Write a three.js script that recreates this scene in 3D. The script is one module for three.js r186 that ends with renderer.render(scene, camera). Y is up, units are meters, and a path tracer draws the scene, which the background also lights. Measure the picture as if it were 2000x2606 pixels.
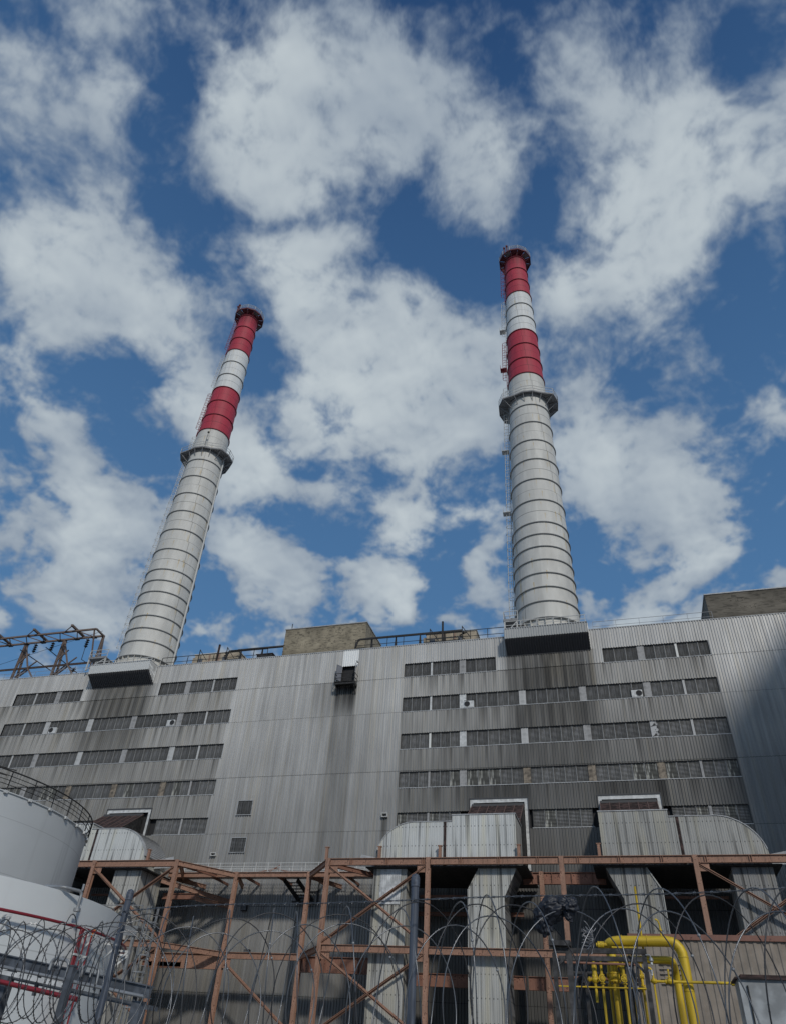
import * as THREE from 'three';
import { mergeGeometries, mergeVertices } from 'three/addons/utils/BufferGeometryUtils.js';

// ---------- camera, sky, sun, exposure ----------
const scene = new THREE.Scene();
const renderer = new THREE.WebGLRenderer({ antialias: true });
renderer.toneMapping = THREE.LinearToneMapping;
renderer.toneMappingExposure = 0.82;
renderer.shadowMap.enabled = true;
renderer.setSize(785, 1024);
const camera = new THREE.PerspectiveCamera(71.7, 785 / 1024, 0.1, 6000);
{
  const yaw = THREE.MathUtils.degToRad(-18.4401), pitch = THREE.MathUtils.degToRad(38.7506), roll = THREE.MathUtils.degToRad(4.1231);
  camera.position.set(0, 1.6, 0);
  camera.rotation.order = 'YXZ';
  camera.rotation.set(pitch, -yaw, roll);
}
const SUN = new THREE.Vector3(0.606, 0.69, 1).normalize();
const sun = new THREE.DirectionalLight(new THREE.Color(1.0, 0.955, 0.88), 2.0);
sun.position.copy(SUN).multiplyScalar(220).add(new THREE.Vector3(-20, 20, -60));
sun.target.position.set(-20, 20, -60);
sun.castShadow = true;
sun.shadow.mapSize.set(4096, 4096);
Object.assign(sun.shadow.camera, { left: -110, right: 110, top: 110, bottom: -110, near: 1, far: 500 });
sun.shadow.radius = 8;
scene.add(sun, sun.target);

// seeded noise
function rng(seed) { let s = seed >>> 0; return () => { s = (s + 0x6d2b79f5) >>> 0; let t = s; t = Math.imul(t ^ (t >>> 15), t | 1); t ^= t + Math.imul(t ^ (t >>> 7), t | 61); return ((t ^ (t >>> 14)) >>> 0) / 4294967296; }; }
const GR = new Float32Array(65536);
{ const r = rng(7); for (let i = 0; i < 65536; i++) GR[i] = r(); }
function hash(i, j) { let h = Math.imul(i, 374761393) ^ Math.imul(j, 668265263); h = Math.imul(h ^ (h >>> 15), 2246822519); h = Math.imul(h ^ (h >>> 13), 3266489917); return GR[(h ^ (h >>> 16)) & 65535]; }
function vn(x, y) {
  const i = Math.floor(x), j = Math.floor(y), a = x - i, b = y - j;
  const u = a * a * a * (a * (a * 6 - 15) + 10), v = b * b * b * (b * (b * 6 - 15) + 10);
  const p = hash(i, j), q = hash(i + 1, j), r = hash(i, j + 1), s = hash(i + 1, j + 1);
  return p + (q - p) * u + (r - p) * v + (p - q - r + s) * u * v;
}
// gradient noise, 0..1, and its sum over octaves, for the clouds
const GX = new Float32Array(256), GY = new Float32Array(256);
for (let i = 0; i < 256; i++) { GX[i] = Math.cos(i / 256 * Math.PI * 2); GY[i] = Math.sin(i / 256 * Math.PI * 2); }
function gn(x, y) {
  const i = Math.floor(x), j = Math.floor(y), a = x - i, b = y - j, u = a * a * a * (a * (a * 6 - 15) + 10), v = b * b * b * (b * (b * 6 - 15) + 10);
  const h = (p, q) => (hash(p, q) * 256) & 255, g0 = h(i, j), g1 = h(i + 1, j), g2 = h(i, j + 1), g3 = h(i + 1, j + 1);
  const n0 = GX[g0] * a + GY[g0] * b, n1 = GX[g1] * (a - 1) + GY[g1] * b, n2 = GX[g2] * a + GY[g2] * (b - 1), n3 = GX[g3] * (a - 1) + GY[g3] * (b - 1);
  return 0.5 + 0.75 * (n0 + (n1 - n0) * u + (n2 - n0) * v + (n0 - n1 - n2 + n3) * u * v);
}
function gfbm(x, y, o, g = 0.5) { let s = 0, a = 1, t = 0; for (let k = 0; k < o; k++) { s += a * gn(x, y); t += a; a *= g; const nx = x * 1.6 - y * 1.2 + 17.3, ny = x * 1.2 + y * 1.6 + 5.1; x = nx; y = ny; } return s / t; }
function billow(x, y, o, g = 0.5) { let s = 0, a = 1, t = 0; for (let k = 0; k < o; k++) { s += a * Math.abs(2 * gn(x, y) - 1); t += a; a *= g; const nx = x * 1.6 - y * 1.2 + 11.3, ny = x * 1.2 + y * 1.6 + 3.1; x = nx; y = ny; } return s / t; }
function fbm(x, y, o, g = 0.5) { let s = 0, a = 1, t = 0; for (let k = 0; k < o; k++) { s += a * vn(x, y); t += a; a *= g; const nx = x * 1.6 - y * 1.2 + 17.3, ny = x * 1.2 + y * 1.6 + 5.1; x = nx; y = ny; } return s / t; }
const sst = (a, b, x) => { const t = Math.min(1, Math.max(0, (x - a) / (b - a))); return t * t * (3 - 2 * t); };
const mix = (a, b, t) => a + (b - a) * t;

// clouds lie on a level layer; each one: centre on the layer, its axes, weight (below zero: a gap)
const CLOUDS = `-0.51,-0.21,13.64,-9.45,-4.21,-15.51,0.55;-0.46,-0.24,18.88,-11.69,-5.45,-20.21,0.55;-0.57,-0.32,15.14,-10.20,-4.53,-16.98,0.75;-0.61,-0.26,23.16,-17.30,-4.45,-16.47,0.50;-0.70,-0.42,11.11,-8.02,-4.18,-15.81,0.85;-0.61,-0.45,9.58,-6.08,-2.98,-11.41,0.90;-0.59,-0.55,11.91,-6.78,-4.09,-15.94,0.80;-0.72,-0.51,9.60,-6.59,-4.81,-18.48,0.75;-0.80,-0.55,18.30,-13.31,-4.47,-17.19,0.60;-0.86,-0.65,17.11,-12.30,-3.85,-15.02,0.60;-0.87,-0.74,19.68,-13.34,-5.13,-20.37,0.40;-0.96,-0.86,10.09,-6.89,-2.16,-8.73,0.90;-0.97,-1.03,7.72,-4.81,-1.78,-7.44,0.85;-1.15,-1.13,8.67,-5.96,-1.77,-7.45,0.80;-0.89,-1.01,17.47,-10.21,-2.93,-12.35,0.50;-1.26,-1.26,10.36,-7.19,-2.12,-9.11,0.55;-1.18,-1.33,8.06,-5.11,-2.52,-11.07,0.50;-0.30,-0.28,10.67,-4.73,-4.48,-16.81,0.90;-0.28,-0.34,10.33,-4.09,-4.03,-15.35,0.95;-0.21,-0.30,13.75,-4.81,-5.47,-20.66,0.55;-0.36,-0.35,14.78,-6.90,-6.04,-22.94,0.70;-0.31,-0.40,12.22,-4.97,-7.94,-30.56,0.80;-0.15,-0.35,16.46,-4.56,-5.13,-19.65,0.75;-0.09,-0.38,13.88,-3.03,-4.10,-15.83,0.85;-0.08,-0.47,20.81,-4.11,-4.77,-18.90,0.75;-0.11,-0.31,14.50,-3.63,-7.31,-27.72,0.50;-0.04,-0.42,23.66,-4.07,-5.33,-20.87,0.60;-0.18,-0.28,11.44,-3.75,-13.20,-49.61,0.40;-0.18,-0.39,26.24,-7.70,-7.07,-27.33,0.60;0.06,-0.35,20.57,-1.89,-5.67,-21.80,0.65;0.09,-0.40,30.25,-1.92,-7.91,-30.83,0.60;0.03,-0.32,31.23,-3.64,-13.43,-51.21,0.40;0.18,-0.42,15.66,0.23,-4.30,-16.91,0.85;0.12,-0.49,15.60,-0.49,-4.01,-16.11,0.90;0.19,-0.54,15.60,0.36,-3.14,-12.85,1.00;0.15,-0.61,13.25,-0.12,-4.07,-17.04,0.90;0.22,-0.48,22.97,1.05,-4.34,-17.35,0.60;0.04,-0.64,14.88,-1.25,-3.78,-15.86,0.90;0.11,-0.68,18.59,-0.69,-4.76,-20.38,0.70;0.25,-0.53,35.75,2.39,-3.95,-16.12,0.45;0.19,-0.79,20.60,0.35,-4.92,-22.02,0.50;0.30,-0.47,32.33,3.55,-3.82,-15.23,0.60;0.31,-0.57,35.80,3.90,-6.28,-26.02,0.50;-0.37,-0.48,15.09,-6.39,-4.86,-18.98,0.75;-0.29,-0.48,15.58,-5.61,-6.31,-24.79,0.65;-0.37,-0.58,12.82,-5.05,-3.25,-12.97,1.00;-0.30,-0.65,10.51,-3.42,-2.94,-12.04,1.00;-0.21,-0.61,22.46,-6.09,-5.85,-23.88,0.75;-0.24,-0.74,8.24,-2.19,-2.97,-12.55,1.00;-0.16,-0.72,11.66,-2.55,-3.08,-13.07,0.90;-0.22,-0.86,8.34,-1.95,-2.50,-10.99,1.00;-0.14,-0.80,15.52,-2.99,-2.46,-10.70,0.90;-0.29,-0.78,11.78,-3.45,-3.65,-15.53,0.80;-0.26,-0.92,15.86,-3.96,-4.03,-17.96,0.60;-0.43,-0.74,20.82,-8.06,-4.51,-18.70,0.65;-0.42,-0.87,19.59,-6.91,-4.21,-18.11,0.60;-0.45,-1.01,15.40,-5.26,-4.14,-18.48,0.55;-0.32,-1.08,13.48,-3.50,-2.92,-13.58,0.80;-0.20,-1.08,30.09,-5.95,-3.72,-17.61,0.45;-0.37,-1.15,14.88,-4.10,-3.52,-16.58,0.60;-0.66,-0.71,15.28,-8.48,-3.73,-14.99,0.70;-0.60,-0.65,17.31,-9.30,-4.93,-19.66,0.55;-0.57,-0.85,10.90,-4.88,-2.10,-8.83,0.90;-0.65,-0.89,10.96,-5.33,-2.52,-10.58,0.80;-0.54,-0.95,19.96,-8.17,-4.43,-19.13,0.55;-0.63,-0.76,17.60,-9.00,-3.50,-14.29,0.60;-0.68,-1.14,9.79,-4.29,-1.85,-8.28,0.80;-0.67,-1.25,13.03,-5.33,-2.28,-10.59,0.70;-0.78,-1.33,13.35,-5.92,-2.60,-12.14,0.60;-0.73,-1.08,17.79,-8.53,-2.77,-12.11,0.45;-0.47,-1.32,9.73,-2.94,-2.16,-10.57,0.95;-0.42,-1.40,15.62,-4.14,-2.70,-13.83,0.80;-0.52,-1.29,19.40,-6.40,-2.93,-14.09,0.60;-0.23,-1.29,21.07,-4.06,-2.35,-11.93,0.70;-0.21,-1.40,18.21,-3.15,-2.45,-13.05,0.70;-0.17,-1.23,26.05,-4.37,-2.02,-10.18,0.55;0.01,-0.98,14.93,-1.34,-1.95,-9.20,0.80;0.10,-1.02,12.08,-0.46,-1.68,-8.11,0.80;0.05,-0.84,20.16,-1.41,-3.95,-17.80,0.55;0.19,-0.97,21.52,0.34,-3.36,-16.12,0.55;0.24,-1.15,13.21,0.49,-2.45,-12.74,0.60;0.16,-1.12,14.66,-0.03,-2.44,-12.41,0.65;0.17,-1.27,11.51,0.02,-1.83,-9.94,0.80;0.26,-1.37,16.58,0.75,-2.18,-12.59,0.80;0.07,-1.12,16.21,-0.85,-2.64,-13.25,0.50;0.30,-0.95,34.18,2.62,-3.56,-17.10,0.55;0.10,-1.54,13.51,-0.41,-2.76,-16.70,0.70;0.18,-1.47,15.34,0.09,-2.50,-14.95,0.70;-0.01,-1.48,33.53,-2.55,-2.35,-13.51,0.55;0.35,-0.98,27.44,2.90,-3.14,-15.36,0.60;-0.71,-1.45,13.02,-5.09,-3.27,-16.03,0.60;-0.95,-1.42,14.86,-7.47,-3.32,-15.51,0.50;0.01,-0.77,29.99,-2.95,-4.04,-17.67,0.45;-0.74,-0.37,20.46,-16.08,-4.39,-16.47,0.60;-0.59,-0.18,24.58,-19.44,-4.30,-15.75,0.50;-1.15,-0.90,16.90,-13.15,-1.76,-7.05,0.60;-0.20,-0.23,8.83,-3.19,-14.40,-53.53,0.50;0.18,-0.33,13.59,0.27,-14.27,-54.51,0.40;-0.43,-0.16,13.51,-8.65,-11.55,-42.31,0.50;-0.39,-0.23,26.48,-14.70,-5.52,-20.45,-0.80;-0.44,-0.28,24.82,-14.14,-6.59,-24.64,-0.70;-0.49,-0.35,25.28,-14.78,-4.47,-16.87,-0.80;-0.45,-0.41,15.99,-8.33,-6.68,-25.58,-0.75;-0.49,-0.50,35.32,-17.93,-5.24,-20.43,-0.50;-0.34,-0.44,15.67,-6.55,-16.76,-64.91,-0.65;-0.18,-0.48,15.56,-4.23,-5.56,-22.00,-0.90;-0.16,-0.55,15.03,-3.68,-7.23,-29.17,-0.80;-0.11,-0.60,25.76,-5.16,-4.37,-17.93,-0.80;-0.00,-0.34,36.18,-5.39,-5.37,-20.56,-0.75;-0.22,-0.29,45.97,-16.61,-11.12,-41.91,-0.35;0.04,-0.47,37.25,-3.54,-6.26,-24.90,-0.75;0.01,-0.52,35.32,-4.05,-6.66,-26.90,-0.80;0.25,-0.38,36.99,3.00,-8.88,-34.44,-0.80;0.27,-0.66,29.61,2.14,-5.19,-22.26,-0.80;0.28,-0.77,20.29,1.58,-2.88,-12.89,-0.80;0.14,-0.88,33.22,-0.50,-4.64,-21.40,-0.40;0.26,-0.91,30.61,1.70,-5.16,-24.32,-0.50;0.30,-1.09,35.06,2.52,-4.16,-21.23,-0.40;-0.44,-0.60,32.26,-14.21,-3.06,-12.21,-0.90;-0.45,-0.68,25.95,-10.96,-5.41,-22.03,-0.60;-0.75,-0.63,11.32,-7.31,-4.41,-17.31,-0.80;-0.82,-0.84,15.95,-9.65,-3.32,-13.53,-0.80;-0.74,-0.77,18.42,-10.68,-4.51,-18.23,-0.60;-0.49,-0.79,24.22,-10.07,-5.76,-24.03,-0.60;-0.47,-0.93,22.83,-8.44,-6.17,-26.82,-0.50;-0.55,-1.04,15.89,-6.23,-3.30,-14.64,-0.70;-0.49,-1.15,13.28,-4.46,-3.64,-16.85,-0.85;-0.26,-1.19,16.42,-3.50,-4.59,-22.36,-0.70;-0.31,-1.35,16.46,-3.68,-1.74,-8.90,-0.80;-0.15,-1.02,24.50,-4.29,-4.05,-18.94,-0.60;-0.81,-1.10,19.22,-9.91,-2.44,-10.63,-0.60;-0.90,-1.28,15.77,-8.12,-1.80,-8.15,-0.70;-0.62,-1.38,21.54,-7.82,-2.20,-10.72,-0.60;0.03,-1.31,18.60,-1.24,-1.49,-8.01,-0.80;0.13,-1.38,20.43,-0.33,-4.06,-23.04,-0.40;-0.04,-0.65,31.54,-4.48,-4.81,-20.14,-0.50;-0.63,-0.27,45.62,-35.02,-8.73,-32.34,-0.30;0.36,-1.16,31.00,3.12,-2.37,-12.62,-0.50;-0.97,-0.71,21.38,-16.23,-5.18,-20.27,-0.60`.split(';').map((s) => s.split(',').map(Number));
function makeSky() {
  const W = 4096, H = 2048, N = 700, S = 3.2, cov = new Float32Array(N * N);
  for (let j = 0; j < N; j++) for (let i = 0; i < N; i++) {
    const x = (i / (N - 1) * 2 - 1) * S, y = (j / (N - 1) * 2 - 1) * S;
    let s = 0, w = 0;
    for (const c of CLOUDS) {
      const dx = x - c[0], dy = y - c[1], q1 = c[2] * dx + c[3] * dy, q2 = c[4] * dx + c[5] * dy, q = q1 * q1 + q2 * q2;
      if (q < 12) { s += c[6] * (c[6] > 0 ? 1.0 : 0.7) * Math.exp(-q * (c[6] > 0 ? 0.8 : 0.8)); w += Math.exp(-q * 0.45); }
    }
    const k = Math.min(1, w * 1.1), sc = 3.4 / (0.6 + 0.55 * Math.hypot(x, y));
    cov[j * N + i] = Math.min(1.15, s) * k + (1 - k) * ((fbm(x * 2.6 + 31, y * 2.6 + 8, 3) - 0.46) * 4.2);
  }
  const at = (x, y) => {
    let u = (x / S * 0.5 + 0.5) * (N - 1), v = (y / S * 0.5 + 0.5) * (N - 1);
    u = Math.min(N - 1.001, Math.max(0, u)); v = Math.min(N - 1.001, Math.max(0, v));
    const i = u | 0, j = v | 0, a = u - i, b = v - j, o = j * N + i;
    return (cov[o] * (1 - a) + cov[o + 1] * a) * (1 - b) + (cov[o + N] * (1 - a) + cov[o + N + 1] * a) * b;
  };
  const data = new Float32Array(W * H * 4);
  for (let r = 0; r < H; r++) {
    const el = ((r + 0.5) / H - 0.5) * Math.PI, sy = Math.sin(el), cy = Math.cos(el);
    const e = Math.max(0, el * 180 / Math.PI);
    // clear air
    const t = Math.pow(Math.min(1, e / 80), 0.75);
    const K = 1.11, b0 = mix(0.19, 0.018, Math.pow(t, 0.62)), b1 = mix(0.37, 0.056, Math.pow(t, 0.8)), b2 = mix(0.60, 0.158, t);
    for (let c = 0; c < W; c++) {
      const o = (r * W + c) * 4;
      data[o + 3] = 1;
      if (el <= 0) { const g = 0.09; data[o] = mix(0.19, g, sst(0, 0.05, -el)); data[o + 1] = mix(0.3, g, sst(0, 0.05, -el)); data[o + 2] = mix(0.45, g * 0.95, sst(0, 0.05, -el)); continue; }
      const th = ((c + 0.5) / W - 0.5) * 2 * Math.PI, dx = cy * Math.cos(th), dz = cy * Math.sin(th);
      const x = dx / (sy + 0.06), y = dz / (sy + 0.06), qx = dx / (sy + 0.3), qy = dz / (sy + 0.3);
      const wx = (gfbm(qx * 7 + 3, qy * 7, 4) - 0.5) * 1.2, wy = (gfbm(qx * 7 + 51, qy * 7 + 9, 4) - 0.5) * 1.2;
      const base = at(x + wx * 0.07 * (0.4 + x * x + y * y), y + wy * 0.07 * (0.4 + x * x + y * y));
      let R = b0, G = b1, B = b2;
      if (base > -0.6) {
        const ux = qx + wx * 0.035, uy = qy + wy * 0.035;
        const d1 = gfbm(ux * 14, uy * 14, 8, 0.62), d2 = gfbm(ux * 55 + 7, uy * 55 + 2, 4, 0.62);
        const bump = (d1 - 0.5) * 2.7 + (billow(ux * 13 + 40, uy * 13, 5, 0.55) - 0.33) * 1.15, sh = sst(58, 28, e), den = base * mix(1.2, 1.45, sh) - 0.02 - 0.1 * sh + bump + (d2 - 0.5) * 0.95;
        const a = sst(mix(-0.32, -0.2, sh), mix(1.3, 0.72, sh), den);
        if (a > 0.002) {
          // the side of each billow towards the sun is lighter
          const vx = ux + 0.014 * SUN.x, vy = uy + 0.014 * SUN.z, s1 = (gfbm(vx * 14, vy * 14, 4, 0.5) - 0.5) * 2.3;
          const lit = Math.min(1, Math.max(0, 0.5 + ((gfbm(ux * 14, uy * 14, 4, 0.5) - 0.5) * 2.3 - s1) * 0.5));
          const soft = base * 0.85 + (gfbm(ux * 5.5 + 60, uy * 5.5 + 4, 5, 0.5) - 0.5) * 3.0, core = sst(-0.1, 1.75, soft) * 0.72 + 0.28 * sst(0.2, 1.7, den), L = Math.min(1, mix(0.1, 0.16, sh) + lit * 0.34 + core * 0.68);
          const cr = mix(0.14, 0.585, L), cg = mix(0.205, 0.65, L), cb = mix(0.315, 0.685, L);
          const A = a * 0.97 * mix(0.25, 1, sst(0, 14, e));
          R = mix(R, cr, A); G = mix(G, cg, A); B = mix(B, cb, A);
        }
      }
      data[o] = R * K; data[o + 1] = G * K; data[o + 2] = B * K;
    }
  }
  const tx = new THREE.DataTexture(data, W, H, THREE.RGBAFormat, THREE.FloatType);
  tx.mapping = THREE.EquirectangularReflectionMapping; tx.magFilter = tx.minFilter = THREE.LinearFilter; tx.needsUpdate = true;
  return tx;
}
const sky = makeSky();
scene.background = sky; scene.environment = sky;

// ---------- helpers ----------
const V = (x, y, z) => new THREE.Vector3(x, y, z);
const rnd = rng(2024);
const used = {};
function num(name) { const n = used[name] = (used[name] ?? -1) + 1; return n ? name + '_' + String(n).padStart(3, '0') : name; }
function thing(name, label, category, group) {
  const o = new THREE.Group(); o.name = num(name); o.userData = { label, category };
  if (group) o.userData.group = group;
  scene.add(o); return o;
}
function flat(g) { return g.index ? g.toNonIndexed() : g; }
function join(gs) {
  gs = (Array.isArray(gs) ? gs : [gs]).map(flat);
  for (const g of gs) for (const k of Object.keys(g.attributes)) if (!['position', 'normal', 'uv'].includes(k)) g.deleteAttribute(k);
  return gs.length > 1 ? mergeGeometries(gs) : gs[0];
}
const partNo = new WeakMap();
function part(name, gs, mat, parent, label) {
  const m = new THREE.Mesh(join(gs), mat);
  const rec = partNo.get(parent) ?? {}; partNo.set(parent, rec);
  const n = rec[name] = (rec[name] ?? -1) + 1;
  m.name = n ? name + '_' + String(n).padStart(3, '0') : name;
  m.castShadow = m.receiveShadow = true;
  if (label) m.userData.label = label;
  parent.add(m); return m;
}
function shared(name, geo, mat, parent, x, y, z) { const m = part(name, geo, mat, parent); m.position.set(x, y, z); return m; }
function structure(name, gs, mat) { const m = part(name, gs, mat, scene); m.userData.kind = 'structure'; return m; }
// box with uv in metres
function box(w, h, d, x = 0, y = 0, z = 0) {
  const g = new THREE.BoxGeometry(w, h, d), uv = g.attributes.uv, sc = [[d, h], [d, h], [w, d], [w, d], [w, h], [w, h]], ox = rnd() * 7, oy = rnd() * 7;
  for (let i = 0; i < 24; i++) { const s = sc[i >> 2]; uv.setXY(i, uv.getX(i) * s[0] + ox, uv.getY(i) * s[1] + oy); }
  return g.translate(x, y, z);
}
const span = (x0, x1, y0, y1, z0, z1) => box(x1 - x0, y1 - y0, z1 - z0, (x0 + x1) / 2, (y0 + y1) / 2, (z0 + z1) / 2);
function basis(p, q, up) {
  const z = q.clone().sub(p).normalize();
  let u = (up ?? V(0, 1, 0)).clone(); if (Math.abs(u.dot(z)) > 0.98) u = V(0, 0, 1);
  const x = u.clone().cross(z).normalize(), y = z.clone().cross(x);
  return new THREE.Matrix4().makeBasis(x, y, z).setPosition(p.clone().add(q).multiplyScalar(0.5));
}
const bar = (p, q, w, h, up) => box(w, h, p.distanceTo(q)).applyMatrix4(basis(p, q, up));
function ibeam(p, q, h, w, up, t = 0.035) { // h along up
  const L = p.distanceTo(q);
  return mergeGeometries([box(w, t, L, 0, h / 2 - t / 2, 0), box(w, t, L, 0, -h / 2 + t / 2, 0), box(t, h - 2 * t, L)].map(flat)).applyMatrix4(basis(p, q, up));
}
function angle(p, q, w, up, t = 0.03) { const L = p.distanceTo(q); return mergeGeometries([box(w, t, L, 0, -w / 2, 0), box(t, w, L, -w / 2, 0, 0)].map(flat)).applyMatrix4(basis(p, q, up)); }
function rod(p, q, r, n = 8) { const g = new THREE.CylinderGeometry(r, r, p.distanceTo(q), n, 1); g.rotateX(Math.PI / 2); return g.applyMatrix4(basis(p, q)); }
class Poly extends THREE.Curve { // pipe run with rounded bends
  constructor(pts, rad) { super(); this.c = new THREE.CurvePath(); let a = pts[0].clone();
    for (let i = 1; i < pts.length; i++) {
      if (i === pts.length - 1) { this.c.add(new THREE.LineCurve3(a, pts[i])); break; }
      const u = pts[i - 1].clone().sub(pts[i]), v = pts[i + 1].clone().sub(pts[i]), r = Math.min(rad, u.length() * 0.49, v.length() * 0.49);
      const s = pts[i].clone().addScaledVector(u.normalize(), r), e = pts[i].clone().addScaledVector(v.normalize(), r);
      if (a.distanceTo(s) > 1e-4) this.c.add(new THREE.LineCurve3(a, s));
      const k = 0.5523, d = u.dot(v), kk = d < -0.3 ? 0.4 : k;
      this.c.add(new THREE.CubicBezierCurve3(s, s.clone().addScaledVector(u, -r * kk), e.clone().addScaledVector(v, -r * kk), e)); a = e;
    } }
  getPoint(t) { return this.c.getPoint(t); }
}
const pipe = (pts, r, rad = r * 3, seg = 12) => { const c = new Poly(pts, rad); return new THREE.TubeGeometry(c, Math.max(8, pts.length * 16), r, seg, false); };
const ring = (r0, r1, y0, y1, n = 64) => new THREE.LatheGeometry([[r0, y0], [r1, y0], [r1, y1], [r0, y1], [r0, y0]].map((p) => new THREE.Vector2(p[0], p[1])), n);
// extrude an outline (x, y) from z0 to z1
function prism(pts, z0, z1, curveSegments = 12) { const s = new THREE.Shape(pts.map((p) => new THREE.Vector2(p[0], p[1]))); return new THREE.ExtrudeGeometry(s, { depth: z1 - z0, bevelEnabled: false, curveSegments }).translate(0, 0, z0); }
// ribbed metal sheet in the plane z = 0, ribs upright, seen from +z; top edge may follow a function of x
function ribbed(x0, x1, y0, y1, { pitch = 0.265, depth = 0.085, uv = (x, y) => [x, y], top, bottom } = {}) {
  const xs = [], k0 = Math.floor(x0 / pitch) - 1, k1 = Math.ceil(x1 / pitch) + 1, prof = [[0, 0], [0.42, 0], [0.55, 1], [0.87, 1], [1, 0]];
  const zAt = (x) => { const f = ((x / pitch) % 1 + 1) % 1; for (let i = 1; i < prof.length; i++) if (f <= prof[i][0]) return depth * mix(prof[i - 1][1], prof[i][1], (f - prof[i - 1][0]) / (prof[i][0] - prof[i - 1][0])); return 0; };
  xs.push(x0);
  for (let k = k0; k <= k1; k++) for (const p of prof.slice(0, 4)) { const x = (k + p[0]) * pitch; if (x > x0 + 0.004 && x < x1 - 0.004) xs.push(x); }
  xs.push(x1);
  const P = [], U = [], T = top ?? (() => y1), Bt = bottom ?? (() => y0);
  for (let i = 1; i < xs.length; i++) {
    const a = xs[i - 1], b = xs[i], za = zAt(a + 1e-6), zb = zAt(b - 1e-6);
    const A = [a, Bt(a), za], B = [b, Bt(b), zb], C = [b, T(b), zb], D = [a, T(a), za];
    for (const p of [A, B, C, A, C, D]) { P.push(...p); U.push(...uv(p[0], p[1])); }
  }
  const g = new THREE.BufferGeometry();
  g.setAttribute('position', new THREE.Float32BufferAttribute(P, 3)); g.setAttribute('uv', new THREE.Float32BufferAttribute(U, 2)); g.computeVertexNormals(); return g;
}
// colour map computed per texel; fn(u, v) gives sRGB 0..1 triples
function tex(w, h, fn) {
  const d = new Uint8Array(w * h * 4);
  for (let j = 0; j < h; j++) for (let i = 0; i < w; i++) { const c = fn((i + 0.5) / w, (j + 0.5) / h), o = (j * w + i) * 4; for (let k = 0; k < 3; k++) d[o + k] = Math.max(0, Math.min(255, c[k] * 255)); d[o + 3] = 255; }
  const t = new THREE.DataTexture(d, w, h); t.colorSpace = THREE.SRGBColorSpace; t.wrapS = t.wrapT = THREE.RepeatWrapping; t.magFilter = THREE.LinearFilter; t.minFilter = THREE.LinearMipmapLinearFilter; t.generateMipmaps = true; t.needsUpdate = true; return t;
}
const per = (t, sx, sy) => { const c = t.clone(); c.repeat.set(1 / sx, 1 / sy); c.needsUpdate = true; return c; };
function std(r, g, b, o = {}) { const m = new THREE.MeshStandardMaterial({ roughness: 0.7, metalness: 0, ...o }); m.color.setRGB(r, g, b); return m; }
// tiling noise by mirrored blending
const tile = (u, v, f) => { const a = sst(0, 1, u), b = sst(0, 1, v); return mix(mix(f(u + 1, v + 1), f(u, v + 1), a), mix(f(u + 1, v), f(u, v), a), b); };

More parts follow.
